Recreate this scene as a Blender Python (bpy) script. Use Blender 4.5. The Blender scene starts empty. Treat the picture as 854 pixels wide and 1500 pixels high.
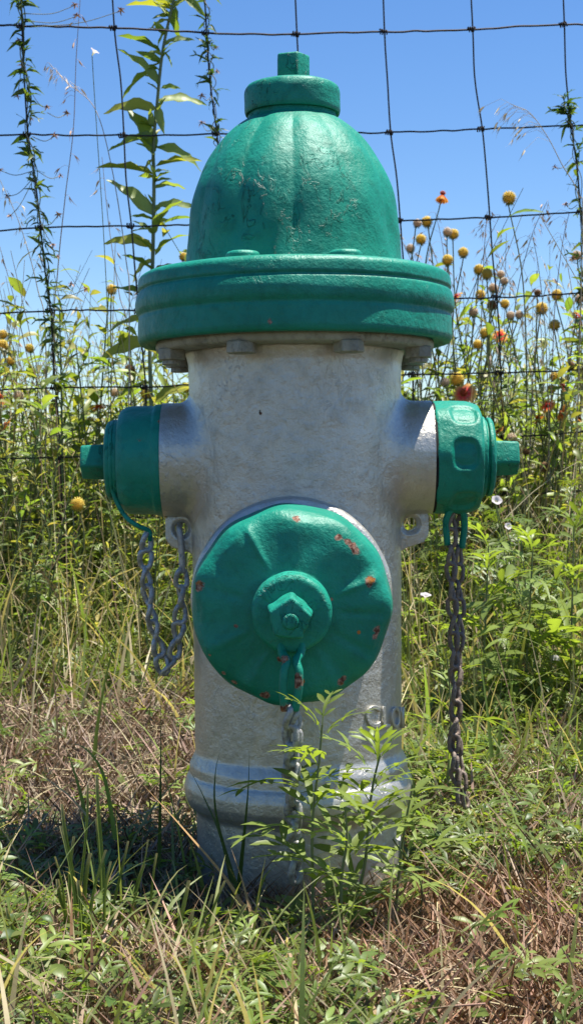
import bpy, bmesh, math, random
import numpy as np
from mathutils import Vector, Matrix, Quaternion
R = math.radians
PI = math.pi
random.seed(7)
rng = np.random.default_rng(11)
S = bpy.context.scene
C = S.collection

# ------------------------------------------------------------------ camera
CAM = Vector((0.0, -1.40, 0.372))
PITCH = math.atan(50 / 2167)
F = 2167.0
cd = bpy.data.cameras.new('camera')
cam = bpy.data.objects.new('camera', cd)
C.objects.link(cam)
cam.location = CAM
cam.rotation_euler = (PI / 2 - PITCH, 0, 0)
cd.sensor_fit = 'VERTICAL'
cd.sensor_height = 24
cd.lens = 24 * F / 1500
cd.clip_start = 0.02
cd.clip_end = 2000
cd.dof.use_dof = True
cd.dof.focus_distance = 1.22
cd.dof.aperture_fstop = 20.0
S.camera = cam

# ------------------------------------------------------------------ light
SUN = Vector((0.29, 0.045, 1.0)).normalized()          # towards the sun
elev = math.asin(SUN.z)
azim = math.atan2(SUN.x, SUN.y)
w = bpy.data.worlds.new('World')
S.world = w
w.use_nodes = True
nt = w.node_tree
bg = nt.nodes['Background']
sky = nt.nodes.new('ShaderNodeTexSky')
sky.sky_type = 'NISHITA'
sky.sun_disc = False
sky.sun_elevation = elev
sky.sun_rotation = azim
sky.altitude = 300
sky.air_density = 1.0
sky.dust_density = 0.3
sky.ozone_density = 3.0
hsv = nt.nodes.new('ShaderNodeHueSaturation')
hsv.inputs['Saturation'].default_value = 1.25
hsv.inputs['Hue'].default_value = 0.507
hsv.inputs['Value'].default_value = 1.0
nt.links.new(sky.outputs[0], hsv.inputs['Color'])
nt.links.new(hsv.outputs[0], bg.inputs[0])
bg.inputs[1].default_value = 0.078
sd = bpy.data.lights.new('sun', 'SUN')
sd.energy = 5.0
sd.angle = R(0.53)
sd.color = (1.0, 0.95, 0.87)
sun = bpy.data.objects.new('sun', sd)
C.objects.link(sun)
sun.rotation_euler = SUN.to_track_quat('Z', 'Y').to_euler()
sun.location = SUN * 5
S.view_settings.view_transform = 'Standard'
S.view_settings.look = 'None'
S.view_settings.gamma = 1
S.view_settings.use_curve_mapping = False
S.view_settings.exposure = 1.12
S.render.engine = 'CYCLES'
try:
    S.cycles.use_denoising = True
    S.cycles.max_bounces = 8
    S.cycles.transparent_max_bounces = 8
except Exception:
    pass


# ------------------------------------------------------------------ helpers
def at(px, py, Y):
    """point of the photograph's pixel (854x1500) on the upright plane y = Y"""
    a = (px - 427) / F
    b = (750 - py) / F
    d = Vector((a, math.cos(PITCH) + b * math.sin(PITCH), b * math.cos(PITCH) - math.sin(PITCH)))
    t = (Y - CAM.y) / d.y
    return CAM + d * t


def smooth(a, b, x):
    t = np.clip((x - a) / (b - a), 0, 1)
    return t * t * (3 - 2 * t)


def gz(x, y):
    """height of the ground"""
    x = np.asarray(x, float)
    y = np.asarray(y, float)
    z = 0.10 * smooth(0.15, 1.6, y) + 0.05 * smooth(2, 9, y)
    z = z + 0.010 * np.sin(x * 5.1 + 1.2 + y * 2.3) * np.sin(y * 4.3 + x * 1.7) + 0.005 * np.sin(x * 17 + y * 5) * np.sin(y * 19 - x * 6)
    r = np.hypot(x, y)
    z = z * smooth(0.05, 0.4, r) + 0.8 * np.sin(x * 0.011 + 2) * smooth(30, 120, r) * np.sin(y * .009)
    z = z - 0.026 * np.exp(-((x / .30) ** 2 + ((y + .08) / .24) ** 2))
    z = z - 0.035 * np.exp(-(((x + 0.34) / 0.07) ** 2 + ((y - 0.72) / 0.06) ** 2)) * 1.6
    return z


def g1(x, y):
    return float(gz(x, y))


def meta(o, label=None, cat=None, group=None, kind=None):
    if label: o['label'] = label
    if cat: o['category'] = cat
    if group: o['group'] = group
    if kind: o['kind'] = kind
    return o


def empty(name, loc=(0, 0, 0), label=None, cat=None, group=None, parent=None):
    o = bpy.data.objects.new(name, None)
    o.empty_display_size = 0.02
    C.objects.link(o)
    o.location = loc
    if parent: o.parent = parent
    return meta(o, label, cat, group)


def link(name, me, parent=None, mat=None, loc=None):
    o = bpy.data.objects.new(name, me)
    C.objects.link(o)
    if parent: o.parent = parent
    if loc is not None: o.location = loc
    if mat and not me.materials: me.materials.append(mat)
    return o


def mesh_from(name, vs, fs, mat=None, smooth_=True):
    me = bpy.data.meshes.new(name)
    me.from_pydata([tuple(v) for v in vs], [], [tuple(f) for f in fs])
    if smooth_:
        me.polygons.foreach_set('use_smooth', [True] * len(me.polygons))
    if mat: me.materials.append(mat)
    me.update()
    return me


def fix_normals(me):
    bm = bmesh.new()
    bm.from_mesh(me)
    bmesh.ops.recalc_face_normals(bm, faces=bm.faces)
    bm.to_mesh(me)
    bm.free()
    return me


def rounded(pts, rad, n=4, step=0.006):
    """round the corners of an open (r, h) profile and subdivide long runs"""
    out = [pts[0]]
    for i in range(1, len(pts) - 1):
        p, a, b = Vector(pts[i]), Vector(pts[i - 1]), Vector(pts[i + 1])
        la, lb = (a - p).length, (b - p).length
        d = min(rad, la * .45, lb * .45)
        if d < 1e-6:
            out.append(tuple(p)); continue
        s, e = p + (a - p).normalized() * d, p + (b - p).normalized() * d
        for k in range(n + 1):
            t = k / n
            q = s * (1 - t) ** 2 + p * 2 * t * (1 - t) + e * t * t
            out.append(tuple(q))
    out.append(pts[-1])
    fin = [out[0]]
    for q in out[1:]:
        a, b = Vector(fin[-1]), Vector(q)
        k = max(1, int((b - a).length / step))
        for j in range(1, k + 1):
            fin.append(tuple(a.lerp(b, j / k)))
    return fin


def lathe(name, prof, mat, parent=None, seg=128, axis='Z', disp=None, origin=(0, 0, 0), caps=True, lump=0.0, seed=0):
    """prof: (radius, height) along the axis; disp(theta, r, h) -> (dr, dh)"""
    prof = np.array(prof, float)
    n = len(prof)
    th = np.linspace(0, 2 * PI, seg, endpoint=False)
    rr = np.repeat(prof[:, 0][:, None], seg, 1)
    hh = np.repeat(prof[:, 1][:, None], seg, 1)
    tt = np.repeat(th[None], n, 0)
    if disp is not None:
        dr, dh = disp(tt, rr, hh)
        rr, hh = rr + dr, hh + dh
    if lump:
        q = np.random.default_rng(seed + 5)
        a = np.zeros_like(rr)
        for k in range(14):
            m = q.integers(2, 18)
            a += np.sin(m * tt + q.uniform(0, 6) + hh * q.uniform(-160, 160)) / (3 + m * .5)
        k = a * lump * np.clip(rr / 0.01, 0, 1)
        rr = rr + k
    X, Y, Z = rr * np.cos(tt), rr * np.sin(tt), hh
    if axis == 'X': P = np.stack([Z, X, Y], -1)
    elif axis == '-X': P = np.stack([-Z, Y, X], -1)
    elif axis == '-Y': P = np.stack([X, -Z, Y], -1)
    else: P = np.stack([X, Y, Z], -1)
    P = P + np.array(origin)
    V = P.reshape(-1, 3)
    Fs = []
    for i in range(n - 1):
        for j in range(seg):
            k = (j + 1) % seg
            Fs.append((i * seg + j, i * seg + k, (i + 1) * seg + k, (i + 1) * seg + j))
    if caps:
        if prof[0, 0] > 1e-6: Fs.append(tuple(range(seg - 1, -1, -1)))
        if prof[-1, 0] > 1e-6: Fs.append(tuple((n - 1) * seg + j for j in range(seg)))
    me = mesh_from(name, V, Fs, mat)
    fix_normals(me)
    return link(name, me, parent)


def prism_nut(name, n, r0, r1, h, mat, parent, axis='Z', origin=(0, 0, 0), rot=0.0, bev=0.0022, seed=1):
    bm = bmesh.new()
    vs = []
    q = random.Random(seed)
    for (r, z) in ((r0, 0), (r1, h)):
        ring = []
        for k in range(n):
            a = 2 * PI * k / n + rot
            rr = r * (1 + q.uniform(-.03, .03))
            ring.append(bm.verts.new((rr * math.cos(a), rr * math.sin(a), z)))
        vs.append(ring)
    for k in range(n):
        bm.faces.new((vs[0][k], vs[0][(k + 1) % n], vs[1][(k + 1) % n], vs[1][k]))
    bm.faces.new(vs[1]); bm.faces.new(vs[0][::-1])
    bmesh.ops.bevel(bm, geom=list(bm.edges) , offset=bev, segments=3, profile=.5, affect='EDGES')
    bmesh.ops.recalc_face_normals(bm, faces=bm.faces)
    for v in bm.verts:
        x, y, z = v.co
        if axis == 'X': v.co = (z, x, y)
        elif axis == '-X': v.co = (-z, y, x)
        elif axis == '-Y': v.co = (x, -z, y)
        v.co += Vector(origin)
    me = bpy.data.meshes.new(name)
    bm.to_mesh(me); bm.free()
    me.polygons.foreach_set('use_smooth', [True] * len(me.polygons))
    try: me.set_sharp_from_angle(angle=R(35))
    except Exception: pass
    me.materials.append(mat)
    fix_normals(me)
    return link(name, me, parent)


def tube_np(P, rad, sides=8, closed=False):
    """P (n,3) path -> verts, faces"""
    P = np.asarray(P, float)
    n = len(P)
    rad = np.broadcast_to(np.asarray(rad, float), (n,))
    if closed: T = np.roll(P, -1, 0) - np.roll(P, 1, 0)
    else: T = np.gradient(P, axis=0)
    T /= np.linalg.norm(T, axis=1, keepdims=True) + 1e-12
    ref = np.array([0.0, 0, 1]) if abs(T[0][2]) < .9 else np.array([0.0, 1, 0])
    u = np.cross(T[0], ref); u /= np.linalg.norm(u)
    V = []
    for i in range(n):
        u = u - T[i] * np.dot(u, T[i]); u /= np.linalg.norm(u) + 1e-12
        v = np.cross(T[i], u)
        for k in range(sides):
            a = 2 * PI * k / sides
            V.append(P[i] + rad[i] * (math.cos(a) * u + math.sin(a) * v))
    Fs = []
    for i in range(n if closed else n - 1):
        j = (i + 1) % n
        for k in range(sides):
            l = (k + 1) % sides
            Fs.append((i * sides + k, i * sides + l, j * sides + l, j * sides + k))
    if not closed:
        Fs.append(tuple(range(sides - 1, -1, -1)))
        Fs.append(tuple((n - 1) * sides + k for k in range(sides)))
    return np.array(V), Fs


def tube(name, P, rad, mat, parent=None, sides=8, closed=False):
    V, Fs = tube_np(P, rad, sides, closed)
    return link(name, mesh_from(name, V, Fs, mat), parent)


def spline(pts, n=40):
    """Catmull-Rom through the points"""
    P = [Vector(p) for p in pts]
    P = [P[0] * 2 - P[1]] + P + [P[-1] * 2 - P[-2]]
    m = len(P) - 3
    out = []
    for i in range(n):
        t = i / (n - 1) * m
        k = min(int(t), m - 1)
        u = t - k
        a, b, c, d = P[k:k + 4]
        out.append(0.5 * ((2 * b) + (c - a) * u + (2 * a - 5 * b + 4 * c - d) * u * u + (3 * b - a - 3 * c + d) * u ** 3))
    return out


# ------------------------------------------------------------------ materials
def mat_new(name):
    m = bpy.data.materials.new(name)
    m.use_nodes = True
    t = m.node_tree
    return m, t, t.nodes['Principled BSDF'], t.nodes['Material Output']


def N(t, typ, **kw):
    n = t.nodes.new(typ)
    for k, v in kw.items():
        if hasattr(n, k): setattr(n, k, v)
        else: n.inputs[k].default_value = v
    return n


def noise(t, co, scale, detail=4, rough=.55, dist=0.0):
    n = t.nodes.new('ShaderNodeTexNoise')
    n.inputs['Scale'].default_value = scale
    n.inputs['Detail'].default_value = detail
    n.inputs['Roughness'].default_value = rough
    n.inputs['Distortion'].default_value = dist
    if co is not None: t.links.new(co, n.inputs['Vector'])
    return n.outputs['Fac']


def ramp(t, fac, a, b, ca=(0, 0, 0, 1), cb=(1, 1, 1, 1)):
    n = t.nodes.new('ShaderNodeValToRGB')
    n.color_ramp.elements[0].position = a
    n.color_ramp.elements[1].position = b
    n.color_ramp.elements[0].color = ca
    n.color_ramp.elements[1].color = cb
    t.links.new(fac, n.inputs[0])
    return n.outputs[0]


def mathn(t, op, a, b=None, clamp=False):
    n = t.nodes.new('ShaderNodeMath')
    n.operation = op
    n.use_clamp = clamp
    for i, v in enumerate((a, b)):
        if v is None: continue
        if isinstance(v, (int, float)): n.inputs[i].default_value = v
        else: t.links.new(v, n.inputs[i])
    return n.outputs[0]


def mixc(t, fac, a, b, blend='MIX'):
    n = t.nodes.new('ShaderNodeMix')
    n.data_type = 'RGBA'
    n.blend_type = blend
    for k, v in ((0, fac), (6, a), (7, b)):
        if isinstance(v, (int, float)): n.inputs[k].default_value = v
        elif isinstance(v, tuple): n.inputs[k].default_value = v if len(v) == 4 else v + (1,)
        else: t.links.new(v, n.inputs[k])
    return n.outputs[2]


def bump(t, h, dist, strength=1.0, prev=None):
    n = t.nodes.new('ShaderNodeBump')
    n.inputs['Distance'].default_value = dist
    n.inputs['Strength'].default_value = strength
    t.links.new(h, n.inputs['Height'])
    if prev is not None: t.links.new(prev, n.inputs['Normal'])
    return n.outputs[0]


def paint(name, base, light, dark, metallic=0.0, rough=.38, peel=1.0, chips=False, drips=0.0, stain=0.0, spec=.5):
    m, t, b, o = mat_new(name)
    tc = N(t, 'ShaderNodeTexCoord')
    co = tc.outputs['Object']
    n1 = noise(t, co, 14, 5, .6)
    n2 = noise(t, co, 90, 6, .65)
    n3 = noise(t, co, 420, 3, .6)
    n4 = noise(t, co, 5, 3, .5)
    col = mixc(t, ramp(t, n1, .35, .7), base, light)
    col = mixc(t, mathn(t, 'MULTIPLY', ramp(t, n2, .5, .72), .55), col, dark)
    # peeling flakes: thin crescent cracks inside patches
    mp = N(t, 'ShaderNodeMapping')
    mp.inputs['Scale'].default_value = (1, 1, .6)
    t.links.new(co, mp.inputs[0])
    f = noise(t, mp.outputs[0], 75, 5, .6, 1.6)
    patch = ramp(t, noise(t, co, 11, 2, .5), .47, .60)
    crack = mathn(t, 'ABSOLUTE', mathn(t, 'SUBTRACT', f, .56))
    crack = ramp(t, crack, .0, .018, (1, 1, 1, 1), (0, 0, 0, 1))
    crack = mathn(t, 'MULTIPLY', crack, patch)
    lift = mathn(t, 'MULTIPLY', ramp(t, f, .56, .60), patch)
    col = mixc(t, mathn(t, 'MULTIPLY', crack, .28 * peel), col, dark)
    if stain:
        s = mathn(t, 'MULTIPLY', ramp(t, noise(t, co, 26, 6, .7), .52, .75), stain)
        col = mixc(t, s, col, (0.13, 0.115, 0.085))
        s2 = mathn(t, 'MULTIPLY', ramp(t, noise(t, co, 150, 4, .7), .62, .74), stain * .8)
        col = mixc(t, s2, col, (0.07, 0.055, 0.04))
    # orange peel and brush marks
    mb = N(t, 'ShaderNodeMapping')
    mb.inputs['Scale'].default_value = (1, 1, .18) if not drips else (1, 1, .12)
    t.links.new(co, mb.inputs[0])
    br = noise(t, mb.outputs[0], 130, 4, .6)
    nr = bump(t, n4, .006, .35)
    nr = bump(t, n1, .0028, .6, nr)
    nr = bump(t, n2, .0017, .85, nr)
    nr = bump(t, br, .0012 if drips else .0008, .6, nr)
    nr = bump(t, n3, .0004, .7, nr)
    nr = bump(t, lift, .0013 * peel, 1.0, nr)
    rv = t.nodes.new('ShaderNodeMapRange')
    rv.inputs[3].default_value = rough - .08
    rv.inputs[4].default_value = rough + .2
    t.links.new(n2, rv.inputs[0])
    rg = rv.outputs[0]
    met = None
    if chips:
        at_ = N(t, 'ShaderNodeAttribute')
        at_.attribute_name = 'chip'
        e = mathn(t, 'ADD', at_.outputs['Fac'], mathn(t, 'MULTIPLY', mathn(t, 'SUBTRACT', noise(t, co, 230, 4, .65), .5), 1.15))
        cm = ramp(t, e, .50, .53)
        rustc = mixc(t, ramp(t, noise(t, co, 260, 4, .6), .42, .62), (0.10, 0.035, 0.02), (0.40, 0.24, 0.17))
        org = mixc(t, ramp(t, noise(t, co, 60, 2, .6), .55, .62), rustc, (0.42, 0.16, 0.03))
        edge = mathn(t, 'MULTIPLY', ramp(t, e, .44, .47), mathn(t, 'SUBTRACT', 1.0, cm))
        col = mixc(t, mathn(t, 'MULTIPLY', edge, .6), col, (0.35, 0.5, 0.42))
        halo = mathn(t, 'MULTIPLY', ramp(t, e, .30, .50), .45)
        col = mixc(t, halo, col, (0.10, 0.075, 0.03))
        col = mixc(t, cm, col, org)
        nr = bump(t, mathn(t, 'SUBTRACT', 1.0, cm), .0012, 1.0, nr)
        rg = mixc(t, cm, rg, (.85, .85, .85))
    t.links.new(col, b.inputs['Base Color'])
    t.links.new(rg, b.inputs['Roughness'])
    b.inputs['Metallic'].default_value = metallic
    b.inputs['Specular IOR Level'].default_value = spec
    t.links.new(nr, b.inputs['Normal'])
    return m


M_GREEN = paint('green_paint', (0.001, 0.190, 0.122), (0.012, 0.265, 0.185), (0.001, 0.110, 0.070), rough=.44, peel=1.3, chips=True, spec=.32)
M_GREEN_FLAT = paint('green_paint_thick', (0.001, 0.180, 0.115), (0.008, 0.240, 0.165), (0.001, 0.115, 0.074), rough=.40, peel=.12, chips=True, spec=.34)
M_SILVER = paint('aluminium_paint', (0.48, 0.46, 0.40), (0.54, 0.52, 0.455), (0.36, 0.34, 0.28), metallic=.65, rough=.31, peel=.2, drips=1, stain=.28, chips=True)
M_SHADED_GRIME = paint('shaded_grimy_aluminium', (0.30, 0.28, 0.215), (0.38, 0.36, 0.29), (0.15, 0.135, 0.10), metallic=.15, rough=.55, peel=.5, stain=.9)  # silver darkened for the shade under the flange, plus grime stains
M_CHAIN = paint('grey_painted_steel', (0.38, 0.37, 0.35), (0.52, 0.51, 0.49), (0.12, 0.10, 0.08), metallic=.5, rough=.42, peel=.8, stain=.8)
M_CHAIN_RUST = paint('rusted_steel', (0.14, 0.09, 0.06), (0.34, 0.29, 0.24), (0.05, 0.035, 0.025), metallic=.3, rough=.6, peel=1, stain=.9)
M_CHAIN_WHITE = paint('flaked_paint_steel', (0.25, 0.25, 0.25), (0.5, 0.5, 0.48), (0.07, 0.045, 0.03), metallic=.3, rough=.5, peel=1, stain=1.0)


def simple(name, col, rough=.7, metallic=0, spec=.3):
    m, t, b, o = mat_new(name)
    tc = N(t, 'ShaderNodeTexCoord')
    n1 = noise(t, tc.outputs['Object'], 120, 4, .6)
    c = mixc(t, ramp(t, n1, .35, .7), tuple(x * .7 for x in col), tuple(min(1, x * 1.25) for x in col))
    t.links.new(c, b.inputs['Base Color'])
    t.links.new(bump(t, n1, .0006, .6), b.inputs['Normal'])
    b.inputs['Roughness'].default_value = rough
    b.inputs['Metallic'].default_value = metallic
    b.inputs['Specular IOR Level'].default_value = spec
    return m


M_WIRE = simple('weathered_wire', (0.035, 0.028, 0.026), .65, .4)
M_GAP = simple('gap_black', (0.012, 0.011, 0.010), .8)


def veg(name, trans=.38, rough=.5, spec=.35, attr='Col', tint=(1.25, 1.2, .55)):
    m, t, b, o = mat_new(name)
    a = N(t, 'ShaderNodeAttribute')
    a.attribute_name = attr
    tc = N(t, 'ShaderNodeTexCoord')
    n1 = noise(t, tc.outputs['Object'], 90, 3, .6)
    c = mixc(t, mathn(t, 'MULTIPLY', ramp(t, n1, .3, .75), .45), a.outputs['Color'], (0.5, 0.5, 0.45), 'MULTIPLY')
    t.links.new(c, b.inputs['Base Color'])
    b.inputs['Roughness'].default_value = rough
    b.inputs['Specular IOR Level'].default_value = spec
    tr = t.nodes.new('ShaderNodeBsdfTranslucent')
    c2 = mixc(t, 1.0, c, tint, 'MULTIPLY')
    t.links.new(c2, tr.inputs['Color'])
    mx = t.nodes.new('ShaderNodeMixShader')
    mx.inputs[0].default_value = trans
    t.links.new(b.outputs[0], mx.inputs[1])
    t.links.new(tr.outputs[0], mx.inputs[2])
    t.links.new(mx.outputs[0], o.inputs[0])
    return m


M_LEAF = veg('leaf_green', .48, .42, .45, tint=(1.5, 1.5, .5))
M_STEM = veg('plant_stem', .1, .6, .3, tint=(1, 1, .8))
M_GRASS = veg('grass_blade', .42, .5, .35, tint=(1.3, 1.3, .6))
M_STRAW = veg('dead_straw', .15, .6, .3, tint=(1.1, 1, .8))
M_PETAL = veg('flower_petal', .45, .6, .2, tint=(1.1, 1, .9))


# ------------------------------------------------------------------ numpy soup of leaves and blades
class Soup:
    def __init__(s):
        s.v, s.c, s.q, s.t, s.n = [], [], [], [], 0

    def add(s, V, Q=None, T=None, col=(1, 1, 1)):
        V = np.asarray(V, float).reshape(-1, 3)
        c = np.asarray(col, float)
        if c.ndim == 1: c = np.repeat(c[None], len(V), 0)
        s.v.append(V); s.c.append(c.reshape(-1, 3))
        if Q is not None and len(Q): s.q.append(np.asarray(Q) + s.n)
        if T is not None and len(T): s.t.append(np.asarray(T) + s.n)
        s.n += len(V)

    def mesh(s, name, mat, smooth_=False):
        me = bpy.data.meshes.new(name)
        V = np.concatenate(s.v); col = np.clip(np.concatenate(s.c), 0, 1)
        q = np.concatenate(s.q).reshape(-1, 4) if s.q else np.zeros((0, 4), int)
        t = np.concatenate(s.t).reshape(-1, 3) if s.t else np.zeros((0, 3), int)
        me.vertices.add(len(V))
        me.vertices.foreach_set('co', V.astype(np.float32).ravel())
        loops = np.concatenate([q.ravel(), t.ravel()]).astype(np.int32)
        me.loops.add(len(loops))
        me.loops.foreach_set('vertex_index', loops)
        npoly = len(q) + len(t)
        me.polygons.add(npoly)
        st = np.concatenate([np.arange(len(q)) * 4, len(q) * 4 + np.arange(len(t)) * 3]).astype(np.int32)
        me.polygons.foreach_set('loop_start', st)
        me.update(calc_edges=True)
        if smooth_: me.polygons.foreach_set('use_smooth', np.ones(npoly, bool))
        a = me.color_attributes.new('Col', 'FLOAT_COLOR', 'POINT')
        a.data.foreach_set('color', np.concatenate([col, np.ones((len(col), 1))], 1).astype(np.float32).ravel())
        me.materials.append(mat)
        return me


def norm(a):
    return a / (np.linalg.norm(a, axis=-1, keepdims=True) + 1e-12)


def blades(sp, P, L, lean, az, wid, col, seg=5, curl=1.0, tipcol=None, twist=.6, q=rng):
    """grass blades: base P (n,3), length L, lean (0 upright..1.5 lying), azimuth az, half width wid"""
    n = len(P)
    ts = np.linspace(0, 1, seg + 1)
    hdir = np.stack([np.cos(az), np.sin(az), np.zeros(n)], 1)
    C_ = P.copy()
    pts = [P.copy()]
    for k in range(seg):
        a = lean * (0.45 + curl * 1.1 * (ts[k + 1]) ** 1.4)
        d = hdir * np.sin(a)[:, None] + np.array([0, 0, 1.0]) * np.cos(a)[:, None]
        C_ = C_ + d * (L / seg)[:, None]
        pts.append(C_.copy())
    pts = np.stack(pts, 1)
    side0 = np.stack([-np.sin(az), np.cos(az), np.zeros(n)], 1)
    ph = q.uniform(-1, 1, n) * twist
    V = []
    prof = np.minimum(1.0, 1.25 * (1 - ts) ** .7 + .02) * np.minimum(1, .6 + ts * 2)
    for k in range(seg + 1):
        a = ph * (1 + 1.5 * ts[k])
        sd_ = side0 * np.cos(a)[:, None] + hdir * np.sin(a)[:, None]
        wv = (wid * prof[k])[:, None]
        V.append(np.stack([pts[:, k] - sd_ * wv, pts[:, k] + sd_ * wv], 1))
    V = np.stack(V, 1)                                     # n, seg+1, 2, 3
    base = np.arange(n)[:, None] * (2 * (seg + 1)) + np.arange(seg)[None] * 2
    Q = np.stack([base, base + 1, base + 3, base + 2], -1).reshape(-1, 4)
    col = np.asarray(col)
    if tipcol is None: tipcol = col
    cc = col[:, None, :] * (1 - ts)[None, :, None] + np.asarray(tipcol)[:, None, :] * ts[None, :, None]
    cc = np.repeat(cc[:, :, None, :], 2, 2)
    sp.add(V, Q, None, cc)


def stalks(sp, PT, rad, col, sides=3):
    """thin tubes; PT (n,S,3); rad (n,S); col (n,3)"""
    n, s_, _ = PT.shape
    T = norm(np.gradient(PT, axis=1))
    ref = np.zeros_like(T); ref[..., 0] = .3; ref[..., 1] = 1
    u = norm(np.cross(T, ref)); v = np.cross(T, u)
    V = []
    for k in range(sides):
        a = 2 * PI * k / sides
        V.append(PT + rad[..., None] * (math.cos(a) * u + math.sin(a) * v))
    V = np.stack(V, 2)
    b = (np.arange(n)[:, None, None] * s_ + np.arange(s_ - 1)[None, :, None]) * sides
    k = np.arange(sides)[None, None]
    l = (k + 1) % sides
    Q = np.stack([b + k, b + l, b + sides + l, b + sides + k], -1).reshape(-1, 4)
    cc = np.broadcast_to(np.asarray(col)[:, None, None, :], V.shape)
    sp.add(V, Q, None, cc)


def stamp(sp, tmpl, M, T, col):
    """tmpl: (V,Q,T3,shade) copied by matrices M (n,3,3) and offsets T (n,3)"""
    V, Q, T3, sh = tmpl
    n = len(M)
    W = np.einsum('nij,kj->nki', M, V) + T[:, None]
    k = len(V)
    off = (np.arange(n) * k)[:, None, None]
    q = (np.asarray(Q)[None] + off).reshape(-1, 4) if len(Q) else None
    t3 = (np.asarray(T3)[None] + off).reshape(-1, 3) if len(T3) else None
    cc = np.asarray(col)[:, None, :] * sh[None, :, None]
    sp.add(W, q, t3, cc)


def frames(d, up, roll, size):
    """matrices whose x axis is d, z axis near up"""
    d = norm(d)
    y = norm(np.cross(up, d)); z = np.cross(d, y)
    c, s = np.cos(roll)[:, None], np.sin(roll)[:, None]
    y2, z2 = y * c + z * s, z * c - y * s
    sz = np.asarray(size)
    if sz.ndim == 1: sz = sz[:, None]
    return np.stack([d, y2, z2], -1) * sz[:, :, None] if sz.shape[1] == 1 else np.stack([d * sz[:, :1], y2 * sz[:, 1:2], z2 * sz[:, 2:3]], -1)


def leaf_t(nseg=8, width=.16, droop=.25, fold=.35, wave=.02, nw=3.0, peak=.38, petiole=.04, tw=0.0, seed=0):
    """folded leaf, length 1 along x"""
    V, sh = [], []
    q = random.Random(seed)
    ph = q.uniform(0, 6)
    for i in range(nseg + 1):
        t = i / nseg
        x = t
        wd = width * (math.sin(PI * min(1, t ** (math.log(.5) / math.log(peak)))) ** .9) if 0 < t < 1 else 0.0
        if t < .08: wd = max(wd * .4, .008)
        zc = -droop * t * t + .06 * math.sin(PI * t)
        for s in (-1, 0, 1):
            a = tw * t
            yy = s * wd * math.cos(fold)
            zz = abs(s) * wd * math.sin(fold) + (wave * math.sin(nw * 2 * PI * t + ph + (1.3 if s > 0 else 0)) * abs(s) * (1 if wd > .01 else 0))
            y2 = yy * math.cos(a) - zz * math.sin(a)
            z2 = yy * math.sin(a) + zz * math.cos(a)
            V.append((x, y2, zc + z2))
            sh.append(1.12 if s == 0 else 1.0)
    Q = []
    for i in range(nseg):
        for s in range(2):
            a = i * 3 + s
            Q.append((a, a + 1, a + 4, a + 3))
    return np.array(V), np.array(Q), [], np.array(sh)


def merge_t(ts):
    V, Q, T, sh, n = [], [], [], [], 0
    for (v, q, t, s) in ts:
        V.append(v); sh.append(s)
        if len(q): Q.append(np.asarray(q) + n)
        if len(t): T.append(np.asarray(t) + n)
        n += len(v)
    return np.concatenate(V), (np.concatenate(Q) if Q else []), (np.concatenate(T) if T else []), np.concatenate(sh)


def xf(t, M, off):
    V, Q, T, s = t
    return V @ np.array(M).T + np.array(off), Q, T, s


def lobed_t(pairs=4, seed=0, droop=.3, lw=.045, second=True):
    """deeply cut ragweed leaf: a midrib blade with pairs of lobes"""
    q = random.Random(seed)
    parts = []
    mid = leaf_t(7, lw * .9, 0, .2, .0, peak=.6, seed=seed)
    parts.append(mid)
    for i in range(pairs):
        t = .22 + .62 * i / max(1, pairs - 1)
        ll = (.42 * math.sin(PI * (t * .8 + .12)) + .05) * q.uniform(.85, 1.15)
        for s in (-1, 1):
            a = R(q.uniform(38, 55)) * s
            ca, sa = math.cos(a), math.sin(a)
            lobe = leaf_t(4, .13, .0, .25, 0, peak=.55, seed=q.randint(0, 99))
            el = q.uniform(-.1, .25)
            M = np.array([[ca, -sa, 0], [sa, ca, 0], [0, 0, 1]]) * ll
            lv = xf(lobe, M, (t, 0, 0))
            lv[0][:, 2] += np.hypot(lv[0][:, 0] - t, lv[0][:, 1]) * el
            parts.append(lv)
            if second and ll > .25:
                for u in (.45, .7):
                    a2 = a + R(40) * (1 if q.random() < .5 else -1)
                    M2 = np.array([[math.cos(a2), -math.sin(a2), 0], [math.sin(a2), math.cos(a2), 0], [0, 0, 1]]) * ll * .4
                    parts.append(xf(leaf_t(3, .16, 0, .2, 0, peak=.5), M2, (t + ca * ll * u, sa * ll * u, ll * u * el)))
    V, Q, T, sh = merge_t(parts)
    V = V.copy()
    V[:, 2] += -droop * V[:, 0] ** 2 + .05 * np.sin(V[:, 0] * PI)
    return V, Q, T, sh


LEAF = [leaf_t(9, .165, d, f, .03, 2.6, .36, tw=tw, seed=i) for i, (d, f, tw) in enumerate([(.08, .45, .3), (.2, .3, -.5), (-.05, .6, .8), (.28, .35, .1)])]
SMALL = [leaf_t(4, .30, .15, .3, 0, peak=.45, seed=3), leaf_t(4, .22, .3, .4, 0, peak=.4, seed=4)]
NARROW = [leaf_t(4, .09, .25, .3, 0, peak=.45, seed=5)]
LOBED = [lobed_t(4, s, dr) for s, dr in ((1, .2), (2, .45), (3, .1), (4, .6))]
LOBED_LITE = [lobed_t(3, 10 + s, dr, second=False) for s, dr in ((1, .2), (2, .5))]


def one(tmpl, name, col, mat, size=1.0):
    sp = Soup()
    V, Q, T, sh = tmpl
    sp.add(V * size, Q, T, np.asarray(col)[None] * sh[:, None])
    return sp.mesh(name, mat, True)


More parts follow.
